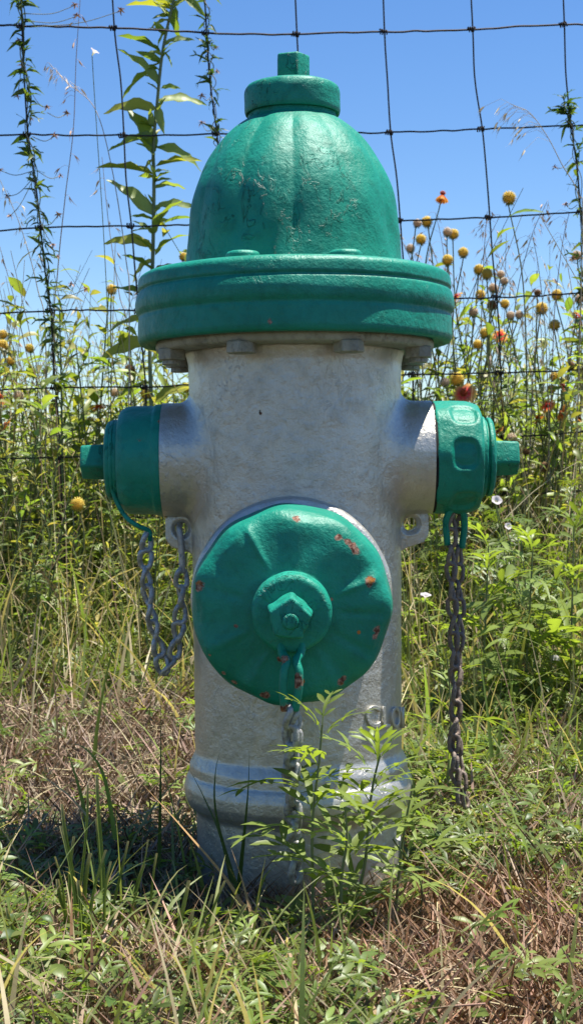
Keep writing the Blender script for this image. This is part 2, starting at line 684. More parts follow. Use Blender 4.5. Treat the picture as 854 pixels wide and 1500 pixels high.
def orient(o, base, d, up, size, roll=0.0):
    """place a template leaf object: x axis along d"""
    d = Vector(d).normalized()
    y = Vector(up).cross(d)
    if y.length < 1e-4: y = Vector((0, 1, 0)).cross(d)
    y.normalize()
    z = d.cross(y)
    m = Matrix((d, y, z)).transposed().to_4x4()
    m = Matrix.Translation(Vector(base)) @ m @ Matrix.Rotation(roll, 4, 'X') @ Matrix.Scale(size, 4)
    o.matrix_local = m


# ================================================================== GROUND
def axis_grid(n, near, far):
    u = np.linspace(-1, 1, n)
    return np.sign(u) * (near * np.abs(u) + (far - near) * np.abs(u) ** 5)


M_SOIL, t_, b_, o_ = mat_new('dry_soil')
tc = N(t_, 'ShaderNodeTexCoord')
n1 = noise(t_, tc.outputs['Object'], 6, 5, .6)
n2 = noise(t_, tc.outputs['Object'], 60, 6, .7)
n3 = noise(t_, tc.outputs['Object'], 240, 4, .7)
c_ = mixc(t_, ramp(t_, n2, .35, .65), (0.035, 0.024, 0.016), (0.15, 0.105, 0.068))
c_ = mixc(t_, mathn(t_, 'MULTIPLY', ramp(t_, n1, .4, .65), .5), c_, (0.09, 0.10, 0.035))
t_.links.new(c_, b_.inputs['Base Color'])
b_.inputs['Roughness'].default_value = .95
nr = bump(t_, n2, .012, .9)
t_.links.new(bump(t_, n3, .004, .9, nr), b_.inputs['Normal'])

gx, gy = axis_grid(241, 3.2, 500), axis_grid(241, 3.2, 500) + 0.6
GX, GY = np.meshgrid(gx, gy, indexing='ij')
GZ = gz(GX, GY)
n_ = len(gx)
I = np.arange(n_ * n_).reshape(n_, n_)
Q_ = np.stack([I[:-1, :-1], I[1:, :-1], I[1:, 1:], I[:-1, 1:]], -1).reshape(-1, 4)
sp = Soup()
sp.add(np.stack([GX, GY, GZ], -1), Q_)
g_ = link('ground', sp.mesh('ground', M_SOIL, True))
meta(g_, 'dry brown soil sloping gently up behind the hydrant', kind='structure')

# ================================================================== FIRE HYDRANT
hyd = empty('fire_hydrant', (0.0078, 0, 0), 'silver fire hydrant with green dome, flange and caps, chains hanging from its nozzles', 'fire hydrant')
hyd.rotation_euler = (0, R(-0.55), 0)


def chip_attr(o, pts):
    """pts: (x,y,z,radius,stretch) in the part's own coordinates"""
    me = o.data
    a = me.attributes.new('chip', 'FLOAT', 'POINT')
    co = np.zeros(len(me.vertices) * 3, np.float32)
    me.vertices.foreach_get('co', co)
    co = co.reshape(-1, 3)
    val = np.zeros(len(co), np.float32)
    for p in pts:
        d = np.linalg.norm(co - np.array(p[:3]), axis=1) / p[3]
        val = np.maximum(val, np.clip(1.0 - .55 * d, 0, 1))
    a.data.foreach_set('value', val)


# barrel
prof = [(0.0975, -0.06), (0.0970, 0.058), (0.0985, 0.062), (0.1045, 0.066), (0.1078, 0.074), (0.1082, 0.084), (0.1055, 0.0925), (0.1030, 0.0955), (0.1032, 0.104), (0.1005, 0.1095), (0.0975, 0.115),
        (0.0985, 0.30), (0.0995, 0.44), (0.1000, 0.478), (0.103, 0.491)]
prof = rounded(prof, .0022, 4, .003)
barrel = lathe('barrel', prof, M_SILVER, hyd, 160, lump=.0004)
chip_attr(barrel, [(.052, -.082, .20, .004, 1), (.07, -.068, .24, .003, 1), (-.03, -.094, .43, .002, 1)])

# bonnet flange (green) and silver seat below
prof = rounded([(0.0975, 0.5605), (0.140, 0.5625), (0.1462, 0.5585), (0.1475, 0.548), (0.1455, 0.5455), (0.1478, 0.5435), (0.1500, 0.535), (0.1490, 0.527), (0.1458, 0.5225), (0.1468, 0.519), (0.1475, 0.502), (0.1455, 0.4975), (0.139, 0.4965), (0.136, 0.500), (0.08, 0.500)], .004, 4)
fl = lathe('bonnet_flange', prof, M_GREEN_FLAT, hyd, 220, caps=False, lump=.0009, seed=3)
chip_attr(fl, [(-.02, -.147, .504, .0022, 1), (.145, .0, .55, .002, 1)])
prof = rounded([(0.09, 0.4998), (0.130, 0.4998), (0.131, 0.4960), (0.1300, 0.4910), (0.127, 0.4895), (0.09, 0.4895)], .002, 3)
lathe('seat_ring', prof, M_SHADED_GRIME, hyd, 128, caps=False, lump=.0004, seed=4)
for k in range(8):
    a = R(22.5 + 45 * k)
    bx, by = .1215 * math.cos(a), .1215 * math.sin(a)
    b = prism_nut('flange_bolt', 6, .0138, .0134, .0105, M_SHADED_GRIME, hyd, 'Z', (0, 0, 0), random.uniform(0, 1), .0012, k)
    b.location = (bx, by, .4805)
    if k not in (5, 6): prism_nut('bolt_tip', 12, .009, .0085, .005, M_SHADED_GRIME, b, 'Z', (0, 0, -.0045), 0, .001, k)
for k in (-1, 1):                                     # bolt heads showing over the flange top
    a = R(-90 + 22.5 * k)
    h_ = lathe('flange_nut', rounded([(.0, .5695), (.0125, .5693), (.0148, .567), (.0148, .558)], .0025, 3), M_GREEN, hyd, 24, lump=.0009, seed=k + 3, caps=False)
    h_.location = (.1165 * math.cos(a), .1165 * math.sin(a), 0)

# bonnet (dome)
prof = [(0.1035, 0.560), (0.1020, 0.572), (0.1005, 0.585), (0.0988, 0.604), (0.0968, 0.622), (0.0925, 0.641), (0.0850, 0.659), (0.0748, 0.676), (0.0650, 0.689), (0.0560, 0.698), (0.0475, 0.7045), (0.0425, 0.7075)]
pp = [tuple(q) for q in spline([(a, b, 0) for a, b in prof], 70)]
prof = [(a, b) for a, b, c in pp] + [(0.0415, 0.710), (0.0412, 0.716)]


def flute(t, r, h):
    up = smooth(.565, .60, h) * (1 - smooth(.69, .712, h))
    a = (t + PI / 2) * 12
    ridge = np.abs(np.sin(a / 2))
    k = .0026 * (ridge - .62) * up * (1 + .35 * np.sin(t * 3 + 1))
    pinch = -.004 * np.exp(-((t + PI / 2 - .33) / .09) ** 2 - ((h - .585) / .018) ** 2)
    return k + pinch, 0 * t


dome = lathe('bonnet', prof, M_GREEN, hyd, 320, disp=flute, caps=False, lump=.0009, seed=7)
chip_attr(dome, [])
prof = rounded([(.040, .7135), (.0415, .7140), (.0440, .7125), (.0455, .716), (.0455, .733), (.0435, .7385), (.036, .7415), (.012, .743)], .003, 4)
o = lathe('nut_collar', prof, M_GREEN, hyd, 128, caps=False, lump=.0009, seed=9)
chip_attr(o, [])
o = prism_nut('operating_nut', 5, .0176, .0168, .0275, M_GREEN, hyd, 'Z', (0, 0, .7415), R(-72), .0022, 4)

# side nozzles
HZ = .390


def nozzle(sgn, x0):
    ax = 'X' if sgn > 0 else '-X'
    e = x0
    r0, Rb, kk, seg = .0535, .0992, .013, 160
    th = np.linspace(0, 2 * PI, seg, endpoint=False)
    rows = [np.full(seg, r0)] + [np.full(seg, r0 + kk * t ** 1.7) for t in np.linspace(.06, 1.0, 16)]
    P = []
    for ri, rr in enumerate(rows):
        y = rr * np.cos(th)
        lo, hi = np.zeros(seg), np.full(seg, .2)
        for _ in range(40):
            mid = (lo + hi) / 2
            a, b = np.hypot(mid, y) - Rb, rr - r0
            h = np.maximum(kk - np.abs(a - b), 0) / kk
            f = np.minimum(a, b) - h * h * kk / 4
            if ri == 0: f = a - kk
            lo = np.where(f < 0, mid, lo); hi = np.where(f < 0, hi, mid)
        x = (lo + hi) / 2 - (.0012 if ri == len(rows) - 1 else 0)
        P.append(np.stack([x, y, rr * np.sin(th)], 1))
    outer = []
    for t in (1.0, .75, .5, .25):
        x = P[0][:, 0] * (1 - t) + (e + .004) * t
        outer.append(np.stack([x, r0 * np.cos(th), r0 * np.sin(th)], 1))
    P = outer + P
    wob = .0004 * np.sin(th * 5 + 1) + .0003 * np.sin(th * 9)
    V = []
    for ring in P:
        V += [(sgn * p[0], p[1] * (1 + wob[i] * 8), p[2] * (1 + wob[i] * 8) + HZ) for i, p in enumerate(ring)]
    Fs = [(i * seg + j, i * seg + (j + 1) % seg, (i + 1) * seg + (j + 1) % seg, (i + 1) * seg + j) for i in range(len(P) - 1) for j in range(seg)]
    o = link('hose_nozzle', fix_normals(mesh_from('hose_nozzle', V, Fs, M_SILVER)), hyd)
    chip_attr(o, [])
    g = lathe('gap_ring', [(.02, e + .001), (.0522, e + .001), (.0522, e + .0065), (.02, e + .0065)], M_GAP, hyd, 96, ax, caps=False, lump=.0004, origin=(0, 0, HZ))  # near-black ring filling the gap between nozzle and cap
    return o


def side_cap(sgn, x0):
    ax = 'X' if sgn > 0 else '-X'
    e = x0
    if sgn < 0:
        prof = rounded([(.03, e), (.0515, e), (.0528, e + .002), (.0528, e + .0085), (.0512, e + .0105), (.0508, e + .030), (.0500, e + .036), (.0455, e + .0425), (.0385, e + .0435)], .0025, 4, .0015)
    else:
        prof = rounded([(.03, e + .003), (.0505, e + .003), (.0522, e + .005), (.0528, e + .020), (.0520, e + .036), (.0478, e + .0475), (.0385, e + .0485)], .0028, 4, .0012)

    def d(t, r, h):
        n = 8
        if sgn > 0:
            a = t
            flat = np.cos(n * t + .4) * .0009 * smooth(.03, .05, r)
            dent = 0
            for c0, dp in ((PI - .05, .0048), (PI - .9, .003), (PI + .95, .003)):
                dd = np.arctan2(np.sin(a - c0), np.cos(a - c0))
                ds = ((np.abs(dd) * .051 / .0150) ** 3 + (np.abs(h - (e + .0300)) / .0130) ** 3) ** (1 / 3)
                dent = dent + dp * smooth(1.08, .72, ds)
            return flat - dent, 0 * t
        th0 = PI * 1.5
        flat = (np.abs(np.cos(n / 2 * t + .3)) - .63) * .0012 * smooth(.03, .05, r) * smooth(e + .010, e + .014, h)
        return flat, 0 * t
    c = lathe('nozzle_cap', prof, M_GREEN_FLAT, hyd, 200, ax, disp=d, caps=False, lump=.0004, seed=int(sgn * 3 + 8), origin=(0, 0, HZ))
    chip_attr(c, [(sgn * (e + .001), -.040, HZ + .035, .003, 1), (sgn * (e + .001), -.05, HZ - .005, .002, 1), (sgn * (e + .001), -.046, HZ + .02, .0025, 1), (sgn * (e + .02), -.045, HZ + .018, .0025, 1)] if sgn < 0 else [])
    f = e + (.0435 if sgn < 0 else .0485)
    prof = rounded([(.02, f - .004), (.0385, f - .004), (.0385, f + .0035), (.0350, f + .0040), (.0345, f + .0058), (.0375, f + .0063), (.0372, f + .0098), (.0340, f + .0118), (.015, f + .0125)], .0012, 3)
    lathe('cap_boss', prof, M_GREEN, c, 96, ax, caps=False, lump=.0003, seed=3, origin=(0, 0, HZ))
    nn = prism_nut('cap_nut', 5, .0190, .0178, .0245, M_GREEN, c, ax, (sgn * (f + .0115), 0, HZ), R(90 + 36) if sgn > 0 else R(36), .0022, 7)
    return c, f


nozzle(-1, .1205)
nozzle(1, .1235)
capL, fL = side_cap(-1, .1225)
capR, fR = side_cap(1, .1250)


# chain lugs: a lobed plate with a hole, on the barrel under each side nozzle
def lug(sgn, x_in, x_out, zt, zb, hx, hz, hr):
    bm = bmesh.new()
    out = []
    prof = [(x_in, zt), (x_out - .003, zt), (x_out, zt - .003), (x_out, zb + .012), (x_out - .005, zb + .005), (x_in + .006, zb - .001), (x_in, zb - .010)]
    # outline resampled, hole ring with the same count, bridged
    n = 40
    P = [Vector((a, 0, b)) for a, b in prof]
    per = [(P[(i + 1) % len(P)] - P[i]).length for i in range(len(P))]
    tot = sum(per)
    cx, cz = hx, hz
    ring_o, ring_i = [], []
    for k in range(n):
        a = 2 * PI * k / n
        d = Vector((math.cos(a), 0, math.sin(a)))
        best = None
        for i in range(len(P)):
            p, q = P[i], P[(i + 1) % len(P)]
            r_ = Vector((cx, 0, cz))
            e_ = q - p
            den = d.x * e_.z - d.z * e_.x
            if abs(den) < 1e-9: continue
            w_ = p - r_
            t = (w_.x * e_.z - w_.z * e_.x) / den
            u = (w_.x * d.z - w_.z * d.x) / den
            if t > 0 and -1e-4 <= u <= 1.0001 and (best is None or t < best): best = t
        best = best or .01
        ring_o.append((cx + d.x * best, cz + d.z * best))
        ring_i.append((cx + d.x * hr, cz + d.z * hr))
    rings = []
    for (y, R_) in ((-.006, 'o'), (-.006, 'w'), (-.0045, 'i'), (.0045, 'i'), (.006, 'w'), (.006, 'o')):
        rr = []
        for k in range(n):
            if R_ == 'o': x, z = ring_o[k]
            elif R_ == 'w':
                x, z = ring_i[k]
                x, z = cx + (x - cx) * 1.75, cz + (z - cz) * 1.75
                xo, zo = ring_o[k]
                if math.hypot(x - cx, z - cz) > math.hypot(xo - cx, zo - cz) * .95: x, z = cx + (xo - cx) * .95, cz + (zo - cz) * .95
            else: x, z = ring_i[k]
            rr.append(bm.verts.new((sgn * x, y - (.0012 if R_ == 'w' and y < 0 else 0), z)))
        rings.append(rr)
    for a_, b_2 in ((0, 1), (1, 2), (2, 3), (3, 4), (4, 5), (5, 0)):
        for k in range(n):
            l = (k + 1) % n
            bm.faces.new((rings[a_][k], rings[a_][l], rings[b_2][l], rings[b_2][k]))
    bmesh.ops.recalc_face_normals(bm, faces=bm.faces)
    me = bpy.data.meshes.new('chain_lug')
    bm.to_mesh(me); bm.free()
    me.materials.append(M_SILVER)
    o = link('chain_lug', me, hyd)
    bv = o.modifiers.new('b', 'BEVEL'); bv.width = .0012; bv.segments = 2; bv.limit_method = 'ANGLE'
    return o


lug(-1, .094, .1235, .3375, .303, .1085, .325, .0058)
lug(1, .094, .1245, .339, .305, .1070, .3275, .0062)

# raised cast letters wrapped round the barrel
cu = bpy.data.curves.new('letters', 'FONT')
cu.body = 'CLOW'
cu.size = .0270
cu.extrude = .0016
cu.bevel_depth = .0006
cu.space_character = 1.12
to = bpy.data.objects.new('tmp', cu)
C.objects.link(to)
dg = bpy.context.evaluated_depsgraph_get()
lm = bpy.data.meshes.new_from_object(to.evaluated_get(dg))
bpy.data.objects.remove(to)
bm = bmesh.new(); bm.from_mesh(lm)
bmesh.ops.subdivide_edges(bm, edges=[e for e in bm.edges if e.calc_length() > .005], cuts=2)
a0 = R(37)
for v in bm.verts:
    x, y, z = v.co
    a = a0 + x / .0985
    r = .0984 + z
    v.co = (r * math.sin(a), -r * math.cos(a), .149 + y - .16 * x)
bmesh.ops.recalc_face_normals(bm, faces=bm.faces)
bm.to_mesh(lm); bm.free()
lm.materials.clear(); lm.materials.append(M_SILVER)
link('cast_lettering', lm, hyd)

# pumper nozzle and its big cap, leaning a little downwards
FZ = .2655
FX = -.0052
pump = lathe('pumper_nozzle', rounded([(.080, .060), (.0845, .085), (.0865, .100), (.0868, .128), (.0845, .134), (.080, .136)], .005, 4), M_SILVER, hyd, 160, '-Y', caps=False, lump=.0005, seed=2, origin=(FX, 0, FZ + .004))
TILT = Matrix.Translation((0, -.13, FZ)) @ Matrix.Rotation(R(4.0), 4, 'X') @ Matrix.Translation((0, .13, -FZ))
capz = [(.070, .1345), (.0815, .1345), (.0830, .1375), (.0818, .1470), (.0805, .1600), (.0790, .1655), (.0735, .1715), (.0655, .1745), (.050, .1775), (.0345, .1795), (.0330, .1800)]
capz = rounded([(a * (1.03 if a > .06 else 1), b) for a, b in capz], .0035, 5, .0016)


def capd(t, r, h):
    e = smooth(.035, .078, r) * smooth(.150, .168, h)
    wv = np.sin(t * 9 + .7) * .5 + np.sin(t * 5 + 2.1) * .4 + np.abs(np.sin(t * 4.5 + .9)) * .8
    dh = e * .0016 * wv
    fold = np.zeros_like(t)
    for (a, s, ln) in ((118, .0022, .05), (20, .0020, .06), (-3, -.0016, .07), (75, -.0012, .1), (165, -.0016, .09), (205, .0018, .07), (240, .0014, .06), (300, .0016, .09), (330, -.0016, .08)):
        dd = np.arctan2(np.sin(t - R(a)), np.cos(t - R(a)))
        fold += s * np.exp(-(dd / ln) ** 2)
    rim = .0016 * smooth(.072, .079, r) * np.sin(t * 7 + 1) * smooth(.158, .166, h)
    fold = fold * .9
    return rim + .0008 * np.sin(t * 11 + 2) * smooth(.070, .079, r), dh + fold * smooth(.034, .055, r) * smooth(.165, .172, h)


cap = lathe('pumper_cap', capz, M_GREEN_FLAT, hyd, 400, '-Y', disp=capd, caps=False, lump=.0004, seed=12, origin=(FX, 0, FZ))
cap.data.transform(TILT)


def fpx(px, py):
    """point of the photo on the cap's face, in the cap's coordinates"""
    p = at(px, py, -.182)
    return Vector((p.x - hyd.location.x, p.y, p.z))


def on_cap(px, py, rad):
    p = fpx(px, py)
    best = min(cap.data.vertices, key=lambda v: (v.co.x - p.x) ** 2 + (v.co.z - p.z) ** 2 + (0 if v.co.y < -.15 else 1))
    return (best.co.x, best.co.y, best.co.z, rad * .82, 1)


chips = [(297, 858, .0052), (294, 864, .003), (501, 788, .0040), (520, 800, .0044), (528, 808, .0042), (514, 794, .0038), (440, 760, .0042), (546, 851, .0052), (547, 858, .004), (556, 926, .0046), (556, 934, .0036), (531, 929, .0022),
         (502, 1003, .0040), (508, 998, .0036), (393, 1021, .0048), (387, 1022, .0034), (346, 1003, .0036), (330, 990, .0026), (415, 968, .0036), (310, 960, .002), (447, 1000, .003), (349, 917, .0022), (490, 878, .0018)]
chip_attr(cap, [on_cap(*c) for c in chips])
hubp = rounded([(.026, .178), (.0335, .178), (.0330, .1890), (.0325, .1955), (.0298, .1985), (.018, .1995), (.0, .1995)], .0022, 4)
hub = lathe('cap_hub', hubp, M_GREEN, cap, 128, '-Y', caps=False, lump=.0004, seed=15, origin=(FX, 0, FZ))
hub.data.transform(TILT)
chip_attr(hub, [(.014, -.203, FZ - .031, .0048, 1), (.020, -.203, FZ - .0255, .004, 1), (.026, -.203, FZ - .006, .0020, 1), (-.022, -.2, FZ - .028, .003, 1), (-.015, -.203, FZ - .032, .0022, 1)])
nut = prism_nut('cap_nut', 5, .0200, .0185, .0275, M_GREEN, cap, '-Y', (FX - .0015, -.198, FZ), R(90 - 6), .0024, 19)
nut.data.transform(TILT)
me = nut.data
bm = bmesh.new(); bm.from_mesh(me)
bmesh.ops.subdivide_edges(bm, edges=[e for e in bm.edges if e.calc_length() > .004], cuts=5, use_grid_fill=True)
for v in bm.verts: v.co += Vector((math.sin(v.co.z * 700), math.sin(v.co.x * 620), math.sin(v.co.y * 500 + v.co.x * 400))) * .00045
bm.to_mesh(me); bm.free()
chip_attr(nut, [(.010, -.222, FZ - .0165, .0042, 1), (-.004, -.226, FZ + .014, .0018, 1)])
for o in (nut,): pass
# small centre pip on the nut face
pip = lathe('nut_pip', rounded([(.0, .2285), (.0052, .2282), (.0068, .2265), (.0070, .222)], .0015, 3), M_GREEN, cap, 32, '-Y', caps=False, origin=(FX - .001, 0, FZ - .001))
pip.data.transform(TILT)

# ---------------------------------------------------------------- chains
def link_mesh(name, L, W, r, mat, twist=0.0, bend=0.0, n=28, sides=8):
    """oval link, long axis x, lying in the xz plane"""
    P = []
    hl, hw = L / 2 - r, W / 2 - r
    st = hl - hw
    for k in range(n):
        a = 2 * PI * k / n
        x = math.cos(a) * hw + (st if math.cos(a) > 0 else -st) * min(1, abs(math.cos(a)) * 3)
        y = math.sin(a) * hw
        tw = twist * x / hl
        P.append((x, y * math.cos(tw) , y * math.sin(tw) + bend * math.sin(a * 2) * r))
    V, Fs = tube_np(P, r, sides, True)
    return mesh_from(name, V, Fs, mat)


def hang(name, pts, L, W, r, mat, parent, twist=.5, seed=0, roll0=0.5, jit=.25, end=None):
    """links hung along a path, neighbours a quarter turn apart"""
    q = random.Random(seed)
    ms = [link_mesh('link', L, W * q.uniform(.94, 1.05), r * q.uniform(.93, 1.07), mat, twist * q.uniform(.6, 1.2), q.uniform(-.4, .4)) for _ in range(3)]
    path = spline(pts, 600)
    pitch = L - 2 * r - r * .35
    ch = empty(name, (0, 0, 0), parent=parent)
    acc, i, k = 0.0, 0, 0
    last = path[0]
    cur = [path[0]]
    for p in path[1:]:
        if (p - last).length >= pitch:
            cur.append(p); last = p
    prev_y = Vector((0, 1, 0))
    for k in range(len(cur) - 1):
        a, b = cur[k], cur[k + 1]
        d = (b - a).normalized()
        y = (prev_y - d * prev_y.dot(d))
        if y.length < .1: y = Vector((1, 0, 0)) - d * d.x
        y.normalize(); prev_y = y
        z = d.cross(y)
        M = Matrix((d, y, z)).transposed().to_4x4()
        o = link('link', ms[k % 3], ch)
        roll = roll0 + (PI / 2) * (k % 2) + q.uniform(-jit, jit)
        o.matrix_local = Matrix.Translation((a + b) / 2) @ M @ Matrix.Rotation(roll, 4, 'X')
    return ch


def hp(px, py, Y):
    p = at(px, py, Y)
    z = p.z
    # into the hydrant's own frame
    return Vector((p.x - hyd.location.x + z * math.tan(R(.55)), p.y, z))


# left cap chain: groove wire, then a double loop of links up to the lug
gx0 = -(fL + .0048)
wire_pts = [Vector((gx0, .0365 * math.cos(a), HZ + .0365 * math.sin(a))) for a in np.linspace(R(80), R(262), 16)]
wire_pts = [Vector((gx0, -abs(p.y) if p.y < 0 else p.y, p.z)) for p in wire_pts]
wl = [Vector((gx0, .0365 * math.cos(a), HZ + .0365 * math.sin(a))) for a in np.linspace(R(90), R(228), 14)]
wl += [hp(176, 742, -.022), hp(190, 760, -.024), hp(207, 770, -.022), hp(219, 776, -.018), hp(220, 790, -.016)]
ch1 = hang('chain', [hp(217, 778, -.016), hp(213, 830, -.014), hp(221, 895, -.012), hp(233, 950, -.010), hp(245, 992, -.010), hp(257, 950, -.010), hp(265, 893, -.010), hp(266, 850, -.009), hp(267, 822, -.009)], .0225, .0160, .00250, M_CHAIN, hyd, .6, 1, jit=.45)
tube('swivel_wire', spline(wl, 70), .0022, M_GREEN, ch1, 10)
tube('hook', spline([hp(264, 765, .004), hp(263, 771, -.010), hp(264, 782, -.013), hp(266, 800, -.012), hp(267, 822, -.010), hp(267, 838, -.009)], 30), .0030, M_CHAIN, ch1, 10)

# right cap chain: two rusty strands hanging straight down
ch2 = hang('chain', [hp(662, 752, -.004), hp(660, 830, -.004), hp(664, 930, -.004), hp(668, 1040, -.002), hp(664, 1110, 0), hp(676, 1195, .0)], .0210, .0130, .0021, M_CHAIN_RUST, hyd, .6, 5)
ch3 = hang('chain', [hp(674, 752, .008), hp(671, 840, .008), hp(673, 930, .006), hp(666, 1040, .004), hp(672, 1120, .004), hp(684, 1190, .004)], .0210, .0130, .0020, M_CHAIN_RUST, hyd, .6, 9)
tube('swivel_wire', spline([hp(655, 800, -.002), hp(653, 765, -.008), hp(662, 748, -.012), hp(676, 748, -.008), hp(680, 770, .002), hp(676, 805, .006)], 40), .0032, M_GREEN, ch2, 8)

# front chain: two green straps round the hub neck, then flaking links to the ground
ch4 = hang('chain', [hp(424, 1035, -.200), hp(426, 1085, -.196), hp(428, 1140, -.190), hp(430, 1200, -.186), hp(432, 1262, -.184), hp(433, 1300, -.184)], .0230, .0165, .0028, M_CHAIN_WHITE, hyd, .6, 13)
ch5 = hang('chain', [hp(434, 1040, -.196), hp(430, 1090, -.190), hp(423, 1150, -.184), hp(436, 1215, -.180), hp(428, 1290, -.178)], .0230, .0155, .0026, M_CHAIN_WHITE, hyd, .6, 17)
for dx, e1 in ((-1, 0), (1, .002)):
    s_ = tube('strap', spline([hp(427 + dx * 18, 925, -.190), hp(427 + dx * 14, 955, -.197), hp(427 + dx * 7, 968, -.204), hp(424 + dx * 8 + (6 if dx > 0 else 0), 985, -.207), hp(422 + dx * 7 + (8 if dx > 0 else 0), 1010, -.206), hp(422 + dx * 5 + (5 if dx > 0 else 0), 1040, -.202)], 40), .0036, M_GREEN, ch4, 10)
    V = s_.data
    chip_attr(s_, [tuple(hp(417, 967, -.205)) + (.004, 1), tuple(hp(436, 1000, -.21)) + (.0055, 1), tuple(hp(416, 1037, -.203)) + (.005, 1), tuple(hp(436, 992, -.21)) + (.004, 1)])

# ================================================================== WIRE FENCE
def fY(px):
    return 1.23 + .16 * px / 854.0


def fp(px, py, dy=0.0):
    return at(px, py, fY(px) + dy)


fence = empty('wire_fence', fp(427, 997), 'dark rusty woven wire fence of wide rectangular mesh behind the hydrant', 'fence')
f0 = fence.location.copy()
H = {  # row -> left-to-right pixels
    0: [(-140, 34), (-20, 36), (33, 38), (100, 39), (168, 41), (235, 44), (303, 48), (370, 50), (435, 50), (500, 48), (563, 47), (630, 45), (692, 43), (760, 39), (826, 36), (880, 37), (1000, 40)],
    1: [(-140, 200), (-20, 199), (42, 197), (110, 198), (182, 198), (250, 198), (318, 196), (380, 195), (447, 196), (510, 195), (572, 194), (640, 192), (706, 189), (770, 187), (836, 184), (880, 182), (1000, 178)],
    2: [(-140, 342), (-20, 339), (60, 334), (125, 332), (193, 331), (260, 330), (330, 326), (395, 325), (459, 324), (520, 323), (586, 323), (650, 321), (717, 319), (785, 315), (850, 311), (1000, 306)],
    3: [(-140, 462), (-20, 460), (75, 455), (140, 454), (204, 455), (270, 452), (340, 448), (468, 444), (598, 441), (660, 438), (727, 436), (795, 433), (855, 429), (1000, 422)],
    4: [(-140, 578), (-20, 572), (82, 568), (150, 567), (214, 567), (275, 564), (345, 560), (474, 554), (605, 549), (665, 548), (733, 546), (800, 544), (860, 541), (1000, 535)],
    5: [(-140, 680), (-20, 673), (88, 670), (150, 670), (219, 668), (350, 662), (480, 652), (610, 647), (675, 644), (738, 641), (805, 637), (864, 632), (1000, 625)],
    6: [(-140, 770), (-20, 764), (92, 760), (222, 757), (353, 750), (484, 740), (613, 731), (690, 727), (742, 724), (800, 722), (868, 718), (1000, 712)],
    7: [(-140, 845), (-20, 838), (95, 832), (225, 828), (355, 822), (487, 815), (616, 808), (745, 802), (872, 796), (1000, 790)],
    8: [(-140, 905), (-20, 898), (97, 893), (227, 888), (357, 882), (489, 876), (618, 870), (747, 864), (875, 858), (1000, 852)],
}
STAY = [[-100, -92, -78, -66, -58, -54, -50, -47, -45], [33, 42, 60, 75, 82, 88, 92, 95, 97], [168, 182, 193, 204, 214, 219, 222, 225, 227], [303, 318, 330, 340, 345, 350, 353, 355, 357],
        [435, 447, 459, 468, 474, 480, 484, 487, 489], [563, 572, 586, 598, 605, 610, 613, 616, 618], [692, 706, 717, 727, 733, 738, 742, 745, 747], [826, 836, 850, 855, 860, 864, 868, 872, 875], [958, 966, 978, 984, 990, 994, 998, 1001, 1003]]


def row_y(r, px):
    h = H[r]
    for (a, ya), (b, yb) in zip(h, h[1:]):
        if a <= px <= b: return ya + (yb - ya) * (px - a) / (b - a)
    return h[-1][1]


def loc(P): return [Vector(p) - f0 for p in P]


q = random.Random(4)
for r, pts in H.items():
    P = spline([fp(x, y) for x, y in pts], 70)
    P = [p + Vector((0, q.uniform(-.0008, .0008), q.uniform(-.0009, .0009))) for p in P]
    tube('horizontal_wire', spline(loc(P), 300), .00185 if r == 0 else .0016, M_WIRE, fence, 6)
for xs in STAY:
    top = fp(xs[0] * 1.5 - xs[1] * .5, -90, -.0035)
    P = [top]
    for r in range(9):
        P.append(fp(xs[r], row_y(r, xs[r]), -.0035))
        if r < 8:
            nx = (xs[r] + xs[r + 1]) / 2 + q.uniform(-2.6, 2.6) + (-4 if r == 0 and xs[0] > 600 else 0)
            P.append(fp(nx, (row_y(r, xs[r]) + row_y(r + 1, xs[r + 1])) / 2, -.0035))
    P.append(fp(xs[8] + 2, 990, -.0035))
    tube('vertical_wire', spline(loc(P), 160), .0015, M_WIRE, fence, 6)
kn = []
for v in range(3):
    t = np.linspace(0, 1, 46)
    hx_ = .0068
    P = np.stack([(t - .5) * 2 * hx_, .0042 * np.cos(t * 2 * PI * 3.5 + v), .0042 * np.sin(t * 2 * PI * 3.5 + v)], 1)
    V1, F1 = tube_np(P, .0013, 6)
    kn.append(mesh_from('wire_knot', V1, F1, M_WIRE))
for xs in STAY:
    for r in range(9):
        o = link('wire_knot', kn[(r + xs[0]) % 3], fence)
        o.location = fp(xs[r] - 2, row_y(r, xs[r]), -.001) - f0
        o.rotation_euler = (q.uniform(0, 6), q.uniform(-.2, .2), q.uniform(-.2, .2))

# ================================================================== PLANTS
GREEN = np.array([0.115, 0.165, 0.036])
LGREEN = np.array([0.20, 0.265, 0.060])
DGREEN = np.array([0.045, 0.085, 0.020])
TAN = np.array([0.48, 0.40, 0.23])
BROWN = np.array([0.20, 0.12, 0.06])
PINKTAN = np.array([0.47, 0.345, 0.24])
YEL = np.array([0.50, 0.36, 0.045])


def cvar(base, n, amt=.25, q=rng, other=None, p=0.0):
    c = np.repeat(np.asarray(base)[None], n, 0) * (1 + q.uniform(-amt, amt, (n, 1)))
    c = c * (1 + q.uniform(-.1, .1, (n, 3)))
    if other is not None:
        m = q.random(n) < p
        c[m] = np.asarray(other) * (1 + q.uniform(-amt, amt, (m.sum(), 1)))
    return c


def stem_obj(name, pts, r0, r1, col, parent, n=30, sides=6, mat=None):
    P = np.array([tuple(p) for p in spline(pts, n)])
    V, Fs = tube_np(P, np.linspace(r0, r1, n), sides)
    sp = Soup()
    sp.add(V, np.array(Fs[:-2]), None, np.array(col))
    return link(name, sp.mesh(name, mat or M_STEM, True), parent)


